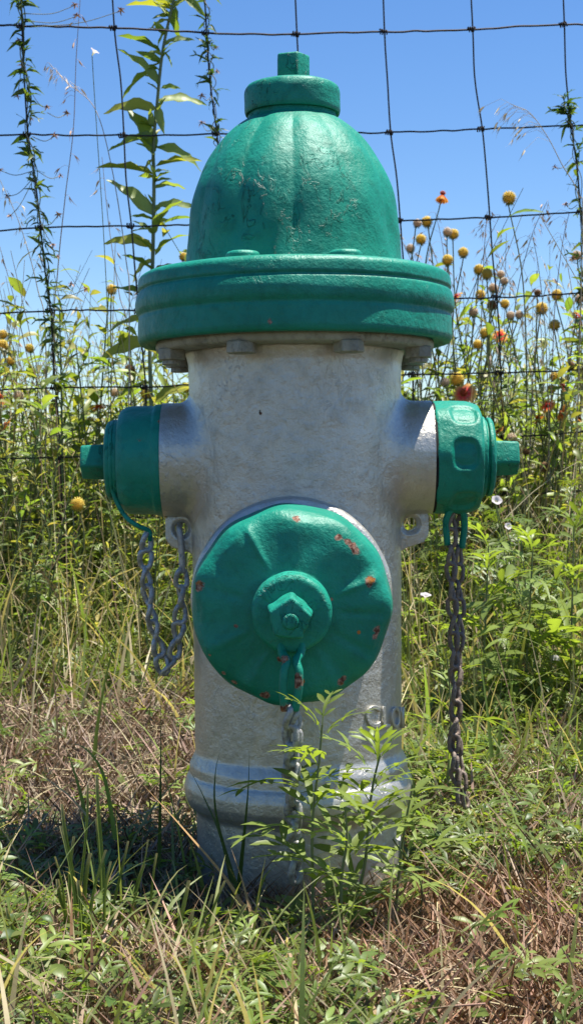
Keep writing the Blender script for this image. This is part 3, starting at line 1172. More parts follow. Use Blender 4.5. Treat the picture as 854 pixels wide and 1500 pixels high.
# ---------------------------------------------------------- tall leafy plant in the upper left
def leaf_variants(tmpls, col, name='leaf', mat=None):
    return [one(t, name, c, mat or M_LEAF) for t in tmpls for c in col]


bigleaf = leaf_variants(LEAF, [LGREEN * 1.1, GREEN * 1.3, np.array([.24, .30, .11]), np.array([.30, .31, .06])])
TY = 1.36
tp0 = at(226, 700, TY)
base = Vector((tp0.x, TY, g1(tp0.x, TY)))
tall = empty('tall_leafy_plant', base, 'tall upright green plant with pointed wavy leaves rising left of the dome', 'plant')
sp_ = [at(276, -70, TY), at(262, -20, TY), at(255, 0, TY), at(239, 73, TY), at(231, 147, TY), at(225, 216, TY), at(226, 270, TY), at(224, 386, TY), at(220, 520, TY), at(226, 700, TY), base + Vector((0, 0, -.01))]
stem_obj('stem', [p - base for p in sp_][::-1], .0042, .0022, (0.20, 0.24, 0.12), tall, 80, 8)
LV = [((252, 14), (190, 12), .9), ((250, 30), (222, 34), .6), ((268, -4), (300, 22), .9), ((258, 10), (258, 58), .8), ((243, 64), (282, 57), .9), ((236, 76), (177, 58), 1.1), ((240, 76), (250, 98), .9), ((233, 127), (181, 74), 1.3),
      ((233, 100), (182, 137), 1.2), ((234, 150), (298, 150), 1.3), ((236, 130), (262, 128), .9), ((230, 160), (158, 152), 1.1), ((231, 158), (240, 192), 1), ((228, 222), (186, 157), 1.4), ((228, 200), (166, 222), 1.2), ((228, 216), (296, 234), 1.3),
      ((226, 256), (149, 251), 1.3), ((228, 244), (291, 240), .9), ((227, 276), (268, 268), 1), ((226, 316), (163, 271), 1.3), ((227, 306), (284, 301), 1), ((225, 346), (252, 288), 1.1), ((224, 362), (159, 346), 1.2), ((228, 374), (267, 334), 1.3),
      ((224, 396), (182, 378), 1.1), ((226, 400), (250, 382), 1), ((226, 440), (170, 420), 1.2), ((226, 186), (206, 178), .8), ((238, 92), (214, 108), .9), ((247, 45), (228, 64), .8), ((228, 232), (210, 246), .8), ((227, 330), (250, 322), .9),
      ((224, 470), (165, 470), 1.3), ((223, 500), (150, 515), 1.2), ((222, 530), (270, 490), 1.2), ((222, 560), (168, 590), 1.2), ((223, 590), (285, 560), 1.1), ((224, 620), (180, 640), 1.1), ((224, 640), (262, 650), 1.0), ((225, 380), (190, 405), 1.0)]
q = random.Random(9)
for i, (a, b, k) in enumerate(LV):
    A, B = at(a[0], a[1], TY), at(b[0], b[1], TY + q.uniform(-.035, .03))
    o = link('leaf', bigleaf[q.randrange(len(bigleaf))], tall)
    d = B - A
    orient(o, A - base, d, (q.uniform(-.35, .35), q.uniform(-1.0, -.1), 1), d.length * 1.06 * (1 + .04 * k), q.uniform(-.4, .4))
for i in range(64):                                        # the smaller leaves between
    u = q.random()
    k_ = u * (len(sp_) - 4)
    A = sp_[int(k_) + 1].lerp(sp_[int(k_) + 2], k_ % 1) if int(k_) + 2 < len(sp_) - 1 else sp_[3]
    a = q.uniform(0, 2 * PI)
    o = link('leaf', bigleaf[q.randrange(len(bigleaf))], tall)
    orient(o, A - base, (math.cos(a), math.sin(a) * .8, q.uniform(-.1, 1.1)), (q.uniform(-.5, .5), q.uniform(-1, .2), 1), q.uniform(.022, .055), q.uniform(-.6, .6))


# second broad-leaved plant lower left
def leafy(px0, py_top, px_base, Y, n, lab, seed, size=.085, sag=.15, grp=None):
    q = random.Random(seed)
    pb = at(px_base, 900, Y)
    base = Vector((pb.x, Y, g1(pb.x, Y)))
    t = at(px0, py_top, Y)
    o = empty('broadleaf_weed', base, lab, 'plant', grp)
    mid = base.lerp(t, .5) + Vector((q.uniform(-.02, .02), 0, 0))
    P = [Vector((0, 0, -.01)), mid - base, t - base]
    stem_obj('stem', P, .0032, .0012, (0.15, 0.19, 0.08), o, 30, 6)
    pts = spline(P, 60)
    for i in range(n):
        u = .18 + .82 * (i + q.random() * .6) / n
        p = pts[min(59, int(u * 59))]
        a = i * 2.4 + q.uniform(-.5, .5)
        lf = link('leaf', bigleaf[q.randrange(len(bigleaf))], o)
        s = size * q.uniform(.6, 1.1) * (1.1 - .5 * u)
        orient(lf, p, (math.cos(a), math.sin(a), q.uniform(-.2, .7)), (0, 0, 1), s, q.uniform(-.5, .5))
    return o


leafy(160, 425, 150, 1.45, 24, 'broad-leaved weed below the yellow button flower just left of the green flange', 21, .095)
leafy(112, 505, 120, 1.40, 18, 'broad-leaved weed with long grey-green leaves above the left cap nut', 22, .10)
leafy(190, 480, 185, 1.50, 20, 'broad-leaved weed in the gap between left cap and green flange', 23, .09)
leafy(610, 515, 606, 1.42, 16, 'yellow-green leafy weed right against the barrel under the right flange end', 24, .085)
leafy(818, 560, 806, 1.5, 20, 'dark green leafy weed by the red blooms near the right edge', 25, .08)
leafy(715, 520, 722, 1.6, 18, 'leafy weed above the right cap between two fence stays', 26, .085)

# thistle-like dark leaf clump on the left stay
leafy(88, 452, 86, 1.34, 22, 'dark serrated-leaved weed reaching the wire knot in the left third', 27, .055)


# ---------------------------------------------------------- blanket flowers and seed heads
def sph_dirs(n, lo=-.5):
    k = np.arange(n) + .5
    z = 1 - (1 - lo) * k / n
    a = k * 2.39996
    r = np.sqrt(np.clip(1 - z * z, 0, 1))
    return np.stack([r * np.cos(a), r * np.sin(a), z], 1)


def head_mesh(kind, seed):
    q = np.random.default_rng(seed)
    sp = Soup()
    core = sph_dirs(60, -1)
    D = sph_dirs(300 if kind != 'flower' else 130, -.95 if kind != 'flower' else .1)
    n = len(D)
    u = norm(np.cross(D, q.normal(size=(n, 3)))); v = np.cross(D, u)
    r0 = .62
    ln = q.uniform(.30, .46, n)
    wd = .055 if kind != 'white' else .045
    B = D * r0
    tipd = norm(D + q.normal(size=(n, 3)) * .18)
    T = B + tipd * ln[:, None]
    V = np.stack([B + u * wd, B + (-.5 * u + .87 * v) * wd, B + (-.5 * u - .87 * v) * wd, T], 1)
    b = np.arange(n)[:, None] * 4
    F = np.stack([b + [0, 1, 3], b + [1, 2, 3], b + [2, 0, 3]], 1).reshape(-1, 3)
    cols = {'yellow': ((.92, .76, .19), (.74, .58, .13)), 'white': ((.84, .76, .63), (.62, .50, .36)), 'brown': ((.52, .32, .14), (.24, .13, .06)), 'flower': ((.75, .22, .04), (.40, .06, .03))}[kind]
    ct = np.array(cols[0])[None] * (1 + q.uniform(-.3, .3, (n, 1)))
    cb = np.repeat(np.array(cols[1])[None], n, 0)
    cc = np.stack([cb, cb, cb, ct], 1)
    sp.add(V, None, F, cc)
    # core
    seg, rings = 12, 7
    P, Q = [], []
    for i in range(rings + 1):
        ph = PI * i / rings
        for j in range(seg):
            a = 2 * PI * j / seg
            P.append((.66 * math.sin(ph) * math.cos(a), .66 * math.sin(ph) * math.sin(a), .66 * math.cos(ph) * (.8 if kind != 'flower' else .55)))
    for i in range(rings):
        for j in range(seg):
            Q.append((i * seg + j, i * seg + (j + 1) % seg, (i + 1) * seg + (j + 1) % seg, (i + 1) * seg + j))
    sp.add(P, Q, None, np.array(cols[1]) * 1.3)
    # reflexed green bracts under the head
    m = 12
    for k in range(m):
        a = 2 * PI * k / m
        d = np.array([[math.cos(a), math.sin(a), -.55]])
        stamp(sp, NARROW[0], frames(d, np.array([[0, 0, 1.0]]), np.array([0.0]), np.array([.85])), np.array([[0, 0, -.5]]), np.array([[.12, .17, .05]]))
    return sp.mesh('seed_head', M_PETAL, True)


def petal_mesh(c0, c1, seed):
    """three-toothed petal of a blanket flower, red at the base and yellow at the teeth"""
    q = random.Random(seed)
    V, Cc = [], []
    rows = [(.35, .10), (.6, .18), (.9, .27), (1.15, .31)]
    for x, w_ in rows:
        for s in (-1, -.5, 0, .5, 1):
            V.append((x, s * w_, -.10 * (x - .3) + .05 * (1 - abs(s))))
            f = min(1, max(0, (x - .75) / .4))
            Cc.append(np.array(c0) * (1 - f) + np.array(c1) * f)
    for s, ex in ((-1, 1.22), (-.5, 1.42), (0, 1.24), (.5, 1.48), (1, 1.20)):
        V.append((ex, s * .30, -.12 - .05 * q.random()))
        Cc.append(np.array(c1))
    Q = []
    for i in range(4):
        for j in range(4):
            a = i * 5 + j
            Q.append((a, a + 1, a + 6, a + 5))
    sp = Soup(); sp.add(V, Q, None, np.array(Cc))
    return sp.mesh('petal', M_PETAL, True)


HEADS = {k: [head_mesh(k, s) for s in (1, 2)] for k in ('yellow', 'white', 'brown', 'flower')}
PET = [petal_mesh((.78, .07, .08), (.88, .62, .16), 1), petal_mesh((.74, .12, .10), (.86, .50, .14), 2)]
PETO = [petal_mesh((.65, .15, .03), (.72, .36, .06), 3)]
basal = leaf_variants([leaf_t(7, .12, .45, .3, .03, peak=.6, seed=8), leaf_t(7, .10, .2, .4, .03, peak=.55, seed=9)], [np.array([.13, .19, .05]), np.array([.17, .22, .08])])


def blanket(px, py, rpx, kind, Y, lab, tilt=(0, 0), seed=0, pet=None, grp='blanket flowers and their seed heads'):
    q = random.Random(seed * 31 + 5)
    hpos = at(px, py, Y)
    bx, by = hpos.x + q.uniform(-.06, .06), Y + q.uniform(-.05, .08)
    base = Vector((bx, by, g1(bx, by)))
    nm = 'blanket_flower'
    o = empty(nm, base, lab, 'flower' if kind == 'flower' else 'seed head', grp)
    rel = hpos - base
    r = rpx / F * (Y + 1.4)
    P = [Vector((0, 0, -.01)), Vector((rel.x * .2 + q.uniform(-.045, .045), rel.y * .3, rel.z * .4)), Vector((rel.x * .75 + q.uniform(-.03, .03), rel.y * .8, rel.z * .78)), rel + Vector((tilt[0] * -.01, 0, -r * .5))]
    stem_obj('stem', P, .0017, .0012, (.19, .20, .09), o, 26, 5)
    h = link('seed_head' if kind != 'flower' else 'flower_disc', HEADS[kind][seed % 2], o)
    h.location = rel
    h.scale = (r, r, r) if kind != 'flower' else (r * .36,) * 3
    h.rotation_euler = (tilt[1], tilt[0], q.uniform(0, 6))
    if kind == 'flower':
        n = 12
        for k in range(n):
            a = 2 * PI * k / n + q.uniform(-.08, .08)
            p = link('petal', (pet or PET)[k % len(pet or PET)], o)
            m = Matrix.Translation(rel) @ h.rotation_euler.to_matrix().to_4x4() @ Matrix.Rotation(a, 4, 'Z') @ Matrix.Rotation(q.uniform(-.15, .25) + (.75 if py == 284 else 0), 4, 'Y') @ Matrix.Scale(r * .70, 4)
            p.matrix_local = m
    pts = spline(P, 50)
    for k in range(q.randint(4, 7)):
        u = q.uniform(.05, .75)
        a = q.uniform(0, 2 * PI)
        lf = link('leaf', basal[q.randrange(len(basal))], o)
        orient(lf, pts[int(u * 49)], (math.cos(a), math.sin(a), q.uniform(.1, 1.2)), (0, 0, 1), q.uniform(.04, .085) * (1 - .4 * u), q.uniform(-.6, .6))
    return o


BF = [
    (745, 290, 11.5, 'yellow', 1.42, 'highest yellow button seed head, alone against sky right of the dome'),
    (625, 325, 9.5, 'yellow', 1.40, 'yellow seed head beside a pale one just right of the dome, touching the wire'),
    (611, 327, 7.5, 'white', 1.38, 'pale fluffy seed head hugging the dome beside a yellow one at wire height'),
    (616, 351, 9, 'yellow', 1.44, 'yellow seed head below the pair of heads next to the dome'),
    (601, 364, 8, 'white', 1.40, 'pale seed head lowest beside the dome, just above the flange'),
    (655, 340, 8, 'white', 1.42, 'pale seed head overlapping a yellow one under the drooping orange flower'),
    (664, 343, 9, 'yellow', 1.46, 'yellow seed head half behind a pale one under the drooping orange flower'),
    (678, 370, 9, 'yellow', 1.42, 'yellow seed head standing free above the right end of the flange'),
    (655, 381, 9.5, 'yellow', 1.40, 'yellow seed head just above the right top corner of the flange'),
    (701, 395, 9, 'yellow', 1.44, 'left one of the touching yellow twins right of the flange'),
    (713, 401, 9.5, 'yellow', 1.42, 'right one of the touching yellow twins right of the flange'),
    (733, 402, 7, 'white', 1.46, 'upper of two small pale seed heads right of the third stay'),
    (738, 412, 7, 'white', 1.40, 'lower of two small pale seed heads right of the third stay'),
    (722, 422, 8.5, 'white', 1.44, 'pale brownish seed head left of the stay under the yellow twins'),
    (703, 432, 9, 'yellow', 1.48, 'yellow seed head cut by the fence wire right of the flange'),
    (720, 447, 8.5, 'brown', 1.46, 'orange-brown seed head just under the wire knot right of flange'),
    (739, 445, 8, 'yellow', 1.44, 'yellow seed head under the wire right of the stay'),
    (693, 457, 8.5, 'white', 1.44, 'pale seed head level with the flange middle, just right of it'),
    (747, 462, 7.5, 'white', 1.42, 'left one of two pale heads side by side right of the stay'),
    (760, 461, 7.5, 'white', 1.42, 'right one of two pale heads side by side right of the stay'),
    (710, 488, 9.5, 'yellow', 1.40, 'bright yellow seed head level with the flange bottom'),
    (699, 505, 8.5, 'yellow', 1.50, 'dull yellow seed head lower left of the bright one by the flange bottom'),
    (815, 432, 9.5, 'yellow', 1.42, 'yellow seed head sitting on the wire near the right edge'),
    (793, 452, 10.5, 'yellow', 1.44, 'large yellow seed head below the wire near the right edge'),
    (812, 476, 9.5, 'yellow', 1.42, 'yellow seed head lowest of three near the right edge'),
    (844, 374, 8.5, 'white', 1.42, 'pale seed head highest at the right edge'),
    (848, 438, 8, 'white', 1.46, 'pale seed head cut by the right edge at the wire'),
    (787, 429, 6, 'brown', 1.46, 'small brown seed head left of the yellow one on the wire'),
    (651, 560, 8.5, 'white', 1.35, 'pale seed head left of a brown-yellow one above the right cap'),
    (669, 556, 12, 'yellow', 1.37, 'big brownish-yellow seed head right above the red blanket flower'),
    (619, 524, 10, 'white', 1.40, 'pinkish pale seed head tucked under the right end of the flange'),
    (812, 552, 9, 'yellow', 1.50, 'yellow seed head above another near the right edge, over red blooms'),
    (807, 570, 8, 'yellow', 1.50, 'yellow seed head directly left of a red bloom near the right edge'),
    (835, 536, 8, 'brown', 1.50, 'brown seed head on the wire by the right edge'),
    (749, 642, 9, 'white', 1.32, 'pale fluffy seed head on the wire behind the right cap nut'),
    (797, 685, 9, 'brown', 1.28, 'dark brown seed head on a leaning stem right of the cap nut'),
    (770, 662, 6, 'brown', 1.36, 'small dark seed head between pale and brown heads right of the nut'),
    (164, 424, 9, 'yellow', 1.42, 'yellow seed head just left of the flange top'),
    (5, 490, 8, 'yellow', 1.45, 'upper of two stacked yellow heads at the left edge'),
    (4, 506, 10, 'yellow', 1.42, 'lower larger of two stacked yellow heads at the left edge'),
    (44, 510, 7.5, 'yellow', 1.46, 'small yellow seed head right of the stacked pair at the left edge'),
    (16, 529, 8, 'yellow', 1.44, 'yellow seed head below the stacked pair at the left edge'),
    (214, 577, 9.5, 'yellow', 1.36, 'yellow seed head just above the left cap'),
    (273, 568, 8, 'yellow', 1.38, 'yellow seed head touching the barrel left side above the nozzle'),
    (269, 376, 7.5, 'yellow', 1.40, 'yellow seed head peeping over the flange beside the dome left side'),
    (114, 739, 12, 'yellow', 1.10, 'big dull yellow seed head low in the weeds below the left cap nut'),
    (28, 580, 9, 'white', 1.42, 'pale seed head right of the red bloom at the left edge'),
    (3, 636, 8, 'brown', 1.42, 'brown seed head low at the left edge'),
    (191, 541, 9, 'brown', 1.48, 'brown seed head among leaves below the flange left end'),
    (168, 575, 8, 'white', 1.46, 'pale seed head among leaves above the orange bloom left of cap'),
    (133, 616, 7, 'yellow', 1.46, 'small yellow seed head under the orange bloom left of the cap'),
]
for i, (px, py, rp, kd, Y, lab) in enumerate(BF):
    blanket(px, py, rp, kd, Y, lab, (random.Random(i).uniform(-.3, .3), random.Random(i + 9).uniform(-.2, .4)), i)
FL = [
    (679, 576, 20, 1.34, 'open red blanket flower with yellow petal tips above the right cap', (0.10, 1.20), PET),
    (648, 284, 15, 1.40, 'drooping orange-red blanket flower highest right of the dome', (.25, .12), PETO),
    (668, 434, 11, 1.40, 'red blanket flower half hidden behind the flange right end', (.3, .8), PET),
    (732, 492, 12, 1.50, 'faded red blanket flower right of the stay level with the flange bottom', (-.2, .9), PET),
    (848, 466, 13, 1.45, 'red blanket flower cut by the right edge', (0, 1.1), PET),
    (823, 565, 13, 1.42, 'red blanket flower right of a yellow head near the right edge', (.2, 1.1), PET),
    (801, 594, 13, 1.42, 'red blanket flower left of the orange one near the right edge', (-.2, .9), PET),
    (822, 606, 14, 1.40, 'orange blanket flower below the red ones near the right edge', (.1, 1.3), PETO),
    (848, 614, 10, 1.44, 'orange-red blanket flower lowest at the right edge', (.1, .9), PETO),
    (787, 612, 11, 1.46, 'small orange blanket flower lowest left in the group by the right edge', (.1, .8), PETO),
    (729, 632, 11, 1.36, 'orange blanket flower just above the right cap nut', (-.3, .9), PETO),
    (144, 596, 13, 1.34, 'orange blanket flower seen from the side above the left cap nut', (0, .25), PETO),
    (1, 582, 15, 1.38, 'red blanket flower cut by the left edge', (.2, 1.3), PET),
    (9, 622, 12, 1.40, 'orange blanket flower below the red one at the left edge', (.1, .9), PETO),
]
for i, (px, py, rp, Y, lab, tl, pt) in enumerate(FL):
    blanket(px, py, rp, 'flower', Y, lab, tl, 100 + i, pt)


# ---------------------------------------------------------- white bindweed flowers
def trumpet(name):
    sp = Soup()
    seg = 20
    V, cc = [], []
    for i, (r, z) in enumerate([(.10, -1.0), (.16, -.5), (.40, -.1), (.75, .12), (1.0, .16)]):
        for j in range(seg):
            a = 2 * PI * j / seg
            k = 1 + (.06 * math.cos(5 * a) if i > 2 else 0)
            V.append((r * k * math.cos(a), r * k * math.sin(a), z + (.05 * math.sin(5 * a) if i > 2 else 0)))
            cc.append((.78, .72, .76) if i > 1 else (.5, .55, .35))
    Q = [(i * seg + j, i * seg + (j + 1) % seg, (i + 1) * seg + (j + 1) % seg, (i + 1) * seg + j) for i in range(4) for j in range(seg)]
    sp.add(V, Q, None, np.array(cc))
    return sp.mesh(name, M_PETAL, True)


TR = trumpet('bloom')
for i, (px, py, r, Y, lab, rot) in enumerate([
    (581, 1225, 10, -.17, 'pale pink bindweed bloom at the hydrant base right side', (.4, .9)),
    (727, 733, 10, .75, 'white bindweed bloom just under the right cap nut', (.9, .2)),
    (746, 662, 7, 1.1, 'small white bindweed bud right of the cap nut', (.2, 0)),
    (744, 771, 7, .8, 'small white bloom right of the rusty chain top', (1, .3)),
    (623, 872, 10, .45, 'white bloom between barrel and rusty chain', (.3, .1)),
    (139, 75, 9, 1.30, 'white bindweed bloom against sky by the top left wire', (.3, .6)),
    (813, 965, 8, .7, 'white bloom low by the right edge', (.8, .2)),
]):
    p = at(px, py, Y)
    gb = Vector((p.x + .01, p.y + .01, g1(p.x, p.y)))
    o = empty('bindweed_flower', gb, lab, 'flower', 'white bindweed flowers')
    rel = p - gb
    b = link('bloom', TR, o)
    s = .8 * r / F * (Y + 1.4)
    b.scale = (s, s, s); b.location = rel; b.rotation_euler = (rot[0], rot[1], 0)
    stem_obj('stem', [Vector((0, 0, -.01)), Vector((.012, .0, rel.z * .5)), rel - b.rotation_euler.to_matrix() @ Vector((0, 0, s))], .0009, .0007, (.12, .16, .05), o, 16, 4)


# ---------------------------------------------------------- climbing bindweed on the fence stays
def bud_mesh():
    sp = Soup()
    D = sph_dirs(9, -.2)
    n = len(D)
    stamp(sp, NARROW[0], frames(D, np.tile([[.1, .2, 1.0]], (n, 1)), np.zeros(n), np.array([[1., 2.4, 2.4]] * n)), np.zeros((n, 3)), cvar((.40, .24, .16), n, .35))
    stamp(sp, SMALL[0], frames(D[:4], np.tile([[.1, .2, 1.0]], (4, 1)), np.zeros(4), np.full(4, .8)), np.zeros((4, 3)), cvar((.22, .12, .07), 4, .3))
    return sp.mesh('bud', M_STRAW, True)


BUD = bud_mesh()
vleaf = leaf_variants([leaf_t(5, .18, .3, .5, .03, peak=.3, seed=41), lobed_t(2, 42, .3, .08, False), leaf_t(5, .12, .5, .5, .05, peak=.35, tw=1.2, seed=43)], [DGREEN * 1.1, GREEN])
M_DEADVINE = M_STEM


def vine(pix, lab, nleaf, buds, seed, strands=3, dens=1.0):
    q = random.Random(seed)
    base = fp(*pix[-1])
    o = empty('climbing_vine', base, lab, 'vine')
    core = spline([fp(x, y, -.004) - base for x, y in pix], 260)
    for s in range(strands):
        ph = q.uniform(0, 6); k = q.uniform(16, 26)
        P = []
        for i, p in enumerate(core):
            a = ph + i / 260 * k * 2
            r = .0045 + .003 * math.sin(i * .13 + s * 2)
            P.append(p + Vector((r * math.cos(a), r * math.sin(a), 0)))
        stem_obj('stem', P[::2], .0010, .0008, tuple(np.array([(.12, .16, .06), (.30, .27, .17), (.08, .12, .05)][s % 3])), o, 200, 4)
    for i in range(nleaf):
        p = core[q.randrange(len(core))]
        a = q.uniform(0, 2 * PI)
        lf = link('leaf', vleaf[q.randrange(len(vleaf))], o)
        orient(lf, p, (math.cos(a), math.sin(a) * .7, q.uniform(-.6, 1.0)), (q.uniform(-.4, .4), q.uniform(-.4, .4), 1), q.uniform(.016, .036), q.uniform(-1, 1))
    for (x0, y0, x1, y1) in buds:
        a, b = fp(x0, y0, -.004) - base, fp(x1, y1, q.uniform(-.03, .03)) - base
        m = a.lerp(b, .55) + Vector((0, 0, -.008))
        stem_obj('branchlet', [a, m, b], .0007, .0006, (.20, .20, .10), o, 12, 4)
        bo = link('bud', BUD, o)
        bo.location = b
        s = q.uniform(.0065, .0095)
        bo.scale = (s, s, s)
        bo.rotation_euler = (q.uniform(-.5, .5), q.uniform(-.5, .5), q.uniform(0, 6))
    return o


vine([(30, -40), (33, 38), (40, 120), (42, 197), (52, 270), (60, 334), (68, 400), (75, 455), (80, 520), (84, 600)], 'leafy bindweed twisted up the leftmost fence stay with dry brown buds', 180,
     [(36, 60, 26, 142), (38, 70, 33, 96), (45, 180, 46, 175), (43, 130, 70, 158), (70, 165, 98, 166), (50, 260, 12, 288), (50, 262, 15, 317), (55, 250, 89, 258), (60, 330, 86, 315), (66, 360, 85, 377), (66, 420, 105, 418), (70, 430, 125, 424),
      (48, 200, 80, 200), (35, 20, 110, 8), (36, 30, 113, 24), (44, 40, 178, 16), (52, 300, 78, 360), (50, 250, 2, 250), (36, 100, 28, 60)], 3, 4)
vine([(300, -40), (303, 48), (310, 110), (318, 196), (324, 260)], 'thin vine up the stay just left of the dome top', 45,
     [(306, 60, 316, 70), (311, 140, 296, 141), (312, 190, 296, 181), (318, 215, 310, 235), (305, 100, 318, 105)], 5, 2)
vine([(826, 148), (830, 165), (836, 184), (843, 230), (850, 311), (852, 370), (855, 429), (858, 500), (860, 541), (864, 632)], 'bindweed with small green leaves climbing the stay at the right edge', 90,
     [(838, 230, 812, 246), (845, 300, 828, 300), (850, 380, 838, 380)], 8, 3)


# ---------------------------------------------------------- wild oats and dry stalks
def spike_t():
    a = leaf_t(4, .11, -.05, .5, 0, peak=.35, seed=1)
    M = lambda an: [[math.cos(an), 0, math.sin(an)], [0, 1, 0], [-math.sin(an), 0, math.cos(an)]]
    return merge_t([xf(a, M(.16), (0, 0, 0)), xf(a, M(-.16), (0, 0, 0)), xf(leaf_t(3, .02, .2, .2, 0), np.array(M(.02)) * 1.6, (0, 0, 0))])


SPK = spike_t()


def oat(pts, Y, lab, n, seed, col=(.50, .42, .28), br=.03, grp='wild oat stalks', ext=.4, onesided=0, name='wild_oat', Ltop=.5):
    """pts: pixels from the tip downwards"""
    q = random.Random(seed); qn = np.random.default_rng(seed)
    tip = [at(x, y, Y) for x, y in pts]
    bx = tip[-1].x + q.uniform(-.02, .02)
    base = Vector((bx, Y + .02, g1(bx, Y + .02)))
    o = empty(name, base, lab, 'grass stalk', grp)
    path = [t - base for t in tip] + ([] if tip[-1].z - base.z < .05 else [Vector((0, 0, -.01))])
    stem_obj('stem', path[::-1], .0012, .0005, tuple(np.array(col) * .8), o, 70, 4, M_STRAW)
    P = spline(path, 100)
    sp = Soup()
    lim = int(100 * ext)
    for k in range(n):
        i = int(lim * (k + q.random()) / n)
        p = P[i]
        a = q.uniform(0, 2 * PI) if not onesided else (0 if onesided > 0 else PI) + q.uniform(-.8, .8)
        ln = br * q.uniform(.3, 1.2)
        end = p + Vector((math.cos(a) * ln, math.sin(a) * ln, -ln * q.uniform(-.2, .5)))
        mid = p.lerp(end, .5) + Vector((0, 0, ln * .25))
        PT = np.array([[tuple(p), tuple(mid), tuple(end)]])
        stalks(sp, PT, np.full((1, 3), .0003), np.array([col]))
        d = np.array([[(end - mid).x, (end - mid).y, (end - mid).z - .35 * ln]])
        stamp(sp, SPK, frames(d, qn.normal(size=(1, 3)), np.zeros(1), np.array([q.uniform(.011, .018)])), np.array([tuple(end)]), np.array([col]) * q.uniform(.8, 1.3))
    meta(link('spikelets', sp.mesh('spikelets', M_STRAW), o), kind='stuff')
    return o


oat([(752, 155), (775, 165), (800, 198), (822, 240), (846, 285), (852, 360)], 1.30, 'drooping wild oat spray against sky by the right stay', 20, 1, br=.06, ext=.38, onesided=-1)
oat([(118, 0), (112, 90), (108, 190), (96, 290), (85, 400), (80, 520)], 1.28, 'tall reddish dry stalk crossing the sky right of the leftmost stay', 10, 2, (.38, .24, .15), .014, ext=.5)
oat([(72, 92), (100, 122), (140, 160), (165, 250), (185, 380), (190, 470)], 1.33, 'pale feathery grass plume bending left between the two left stays', 16, 3, (.62, .52, .42), .012, ext=.22)
oat([(0, 262), (30, 330), (55, 420), (68, 520)], 1.30, 'dry oat stalk leaning in from the left edge', 14, 4, br=.02, ext=.4)
oat([(0, 360), (22, 440), (40, 520), (58, 600)], 1.26, 'pair-like bare dry stalk leaning at the left edge', 5, 5, (.42, .30, .18), .01)
oat([(150, 230), (160, 330), (175, 430), (190, 520)], 1.38, 'hair-thin dry stalk left of the tall leafy plant', 8, 6, (.45, .36, .28), .015)
for i in range(46):
    q = random.Random(200 + i)
    right = i % 5 != 0
    x = q.uniform(600, 860) if right else q.uniform(-10, 200)
    y = q.uniform(290, 520) if right else q.uniform(400, 560)
    ln = q.uniform(-60, 60)
    Y = q.uniform(1.35, 2.1)
    oat([(x + ln, y), (x + ln * .6, y + 50), (x + ln * .2, y + 140), (x, y + 260)], Y,
        'thin dry oat stalk ' + ('reaching into sky' if y < 400 else 'low among weeds') + ' ' + [t for l_, t in ((50, 'at the left edge'), (110, 'just right of the leftmost stay'), (640, 'left of the flange' if not right else 'touching the right flange end'), (700, 'just right of the flange'), (740, 'at the stay right of the flange'), (800, 'between the two right stays'), (999, 'at the right edge')) if x < l_][0], q.randint(8, 18), 300 + i,
        (.50, .42, .28) if q.random() < .6 else (.40, .30, .24), q.uniform(.015, .035), ext=q.uniform(.3, .6), grp='wild oats right of the hydrant' if right else 'wild oats left of the hydrant')


# ---------------------------------------------------------- ragweed plants
def ragweed_parts(h, n, seed, tm, leaf=.10, col=None, spread=1.0):
    q = np.random.default_rng(seed)
    bend = q.uniform(-.08, .08, 2)
    ts = np.linspace(0, 1, 14)
    P = np.stack([bend[0] * h * ts ** 2 * 2, bend[1] * h * ts ** 2 * 2, h * ts - .01], 1)
    sp = Soup()
    V, Fs = tube_np(P, np.linspace(.0028, .0010, 14), 5)
    sp.add(V, np.array(Fs[:-2]), None, np.array((.15, .18, .07)))
    stem = sp.mesh('stem', M_STEM, True)
    leaves = []
    for k in range(n):
        u = .12 + .88 * (k + q.random() * .5) / n
        i = u * 13
        p = P[int(i)] * (1 - i % 1) + P[min(13, int(i) + 1)] * (i % 1)
        a = k * 2.4 + q.uniform(-.4, .4)
        d = np.array([math.cos(a) * spread, math.sin(a) * spread, q.uniform(.15, .8) + (u > .85) * .8])
        s = leaf * (1.15 - .75 * u) * q.uniform(.75, 1.15)
        leaves.append((p, d, s, q.uniform(-.4, .4), int(q.integers(0, len(tm)))))
    return stem, leaves, q, col


def weed_copy_proto(h, n, seed, tm, leaf, col, spread=1.0):
    stem, leaves, q, _ = ragweed_parts(h, n, seed, tm, leaf, None, spread)
    sp = Soup()
    for (p, d, s, roll, k) in leaves:
        stamp(sp, tm[k], frames(d[None], np.array([[0, 0, 1.0]]), np.array([roll]), np.array([s])), p[None], cvar(col, 1, .3, q))
    return stem, sp.mesh('foliage', M_LEAF, True)


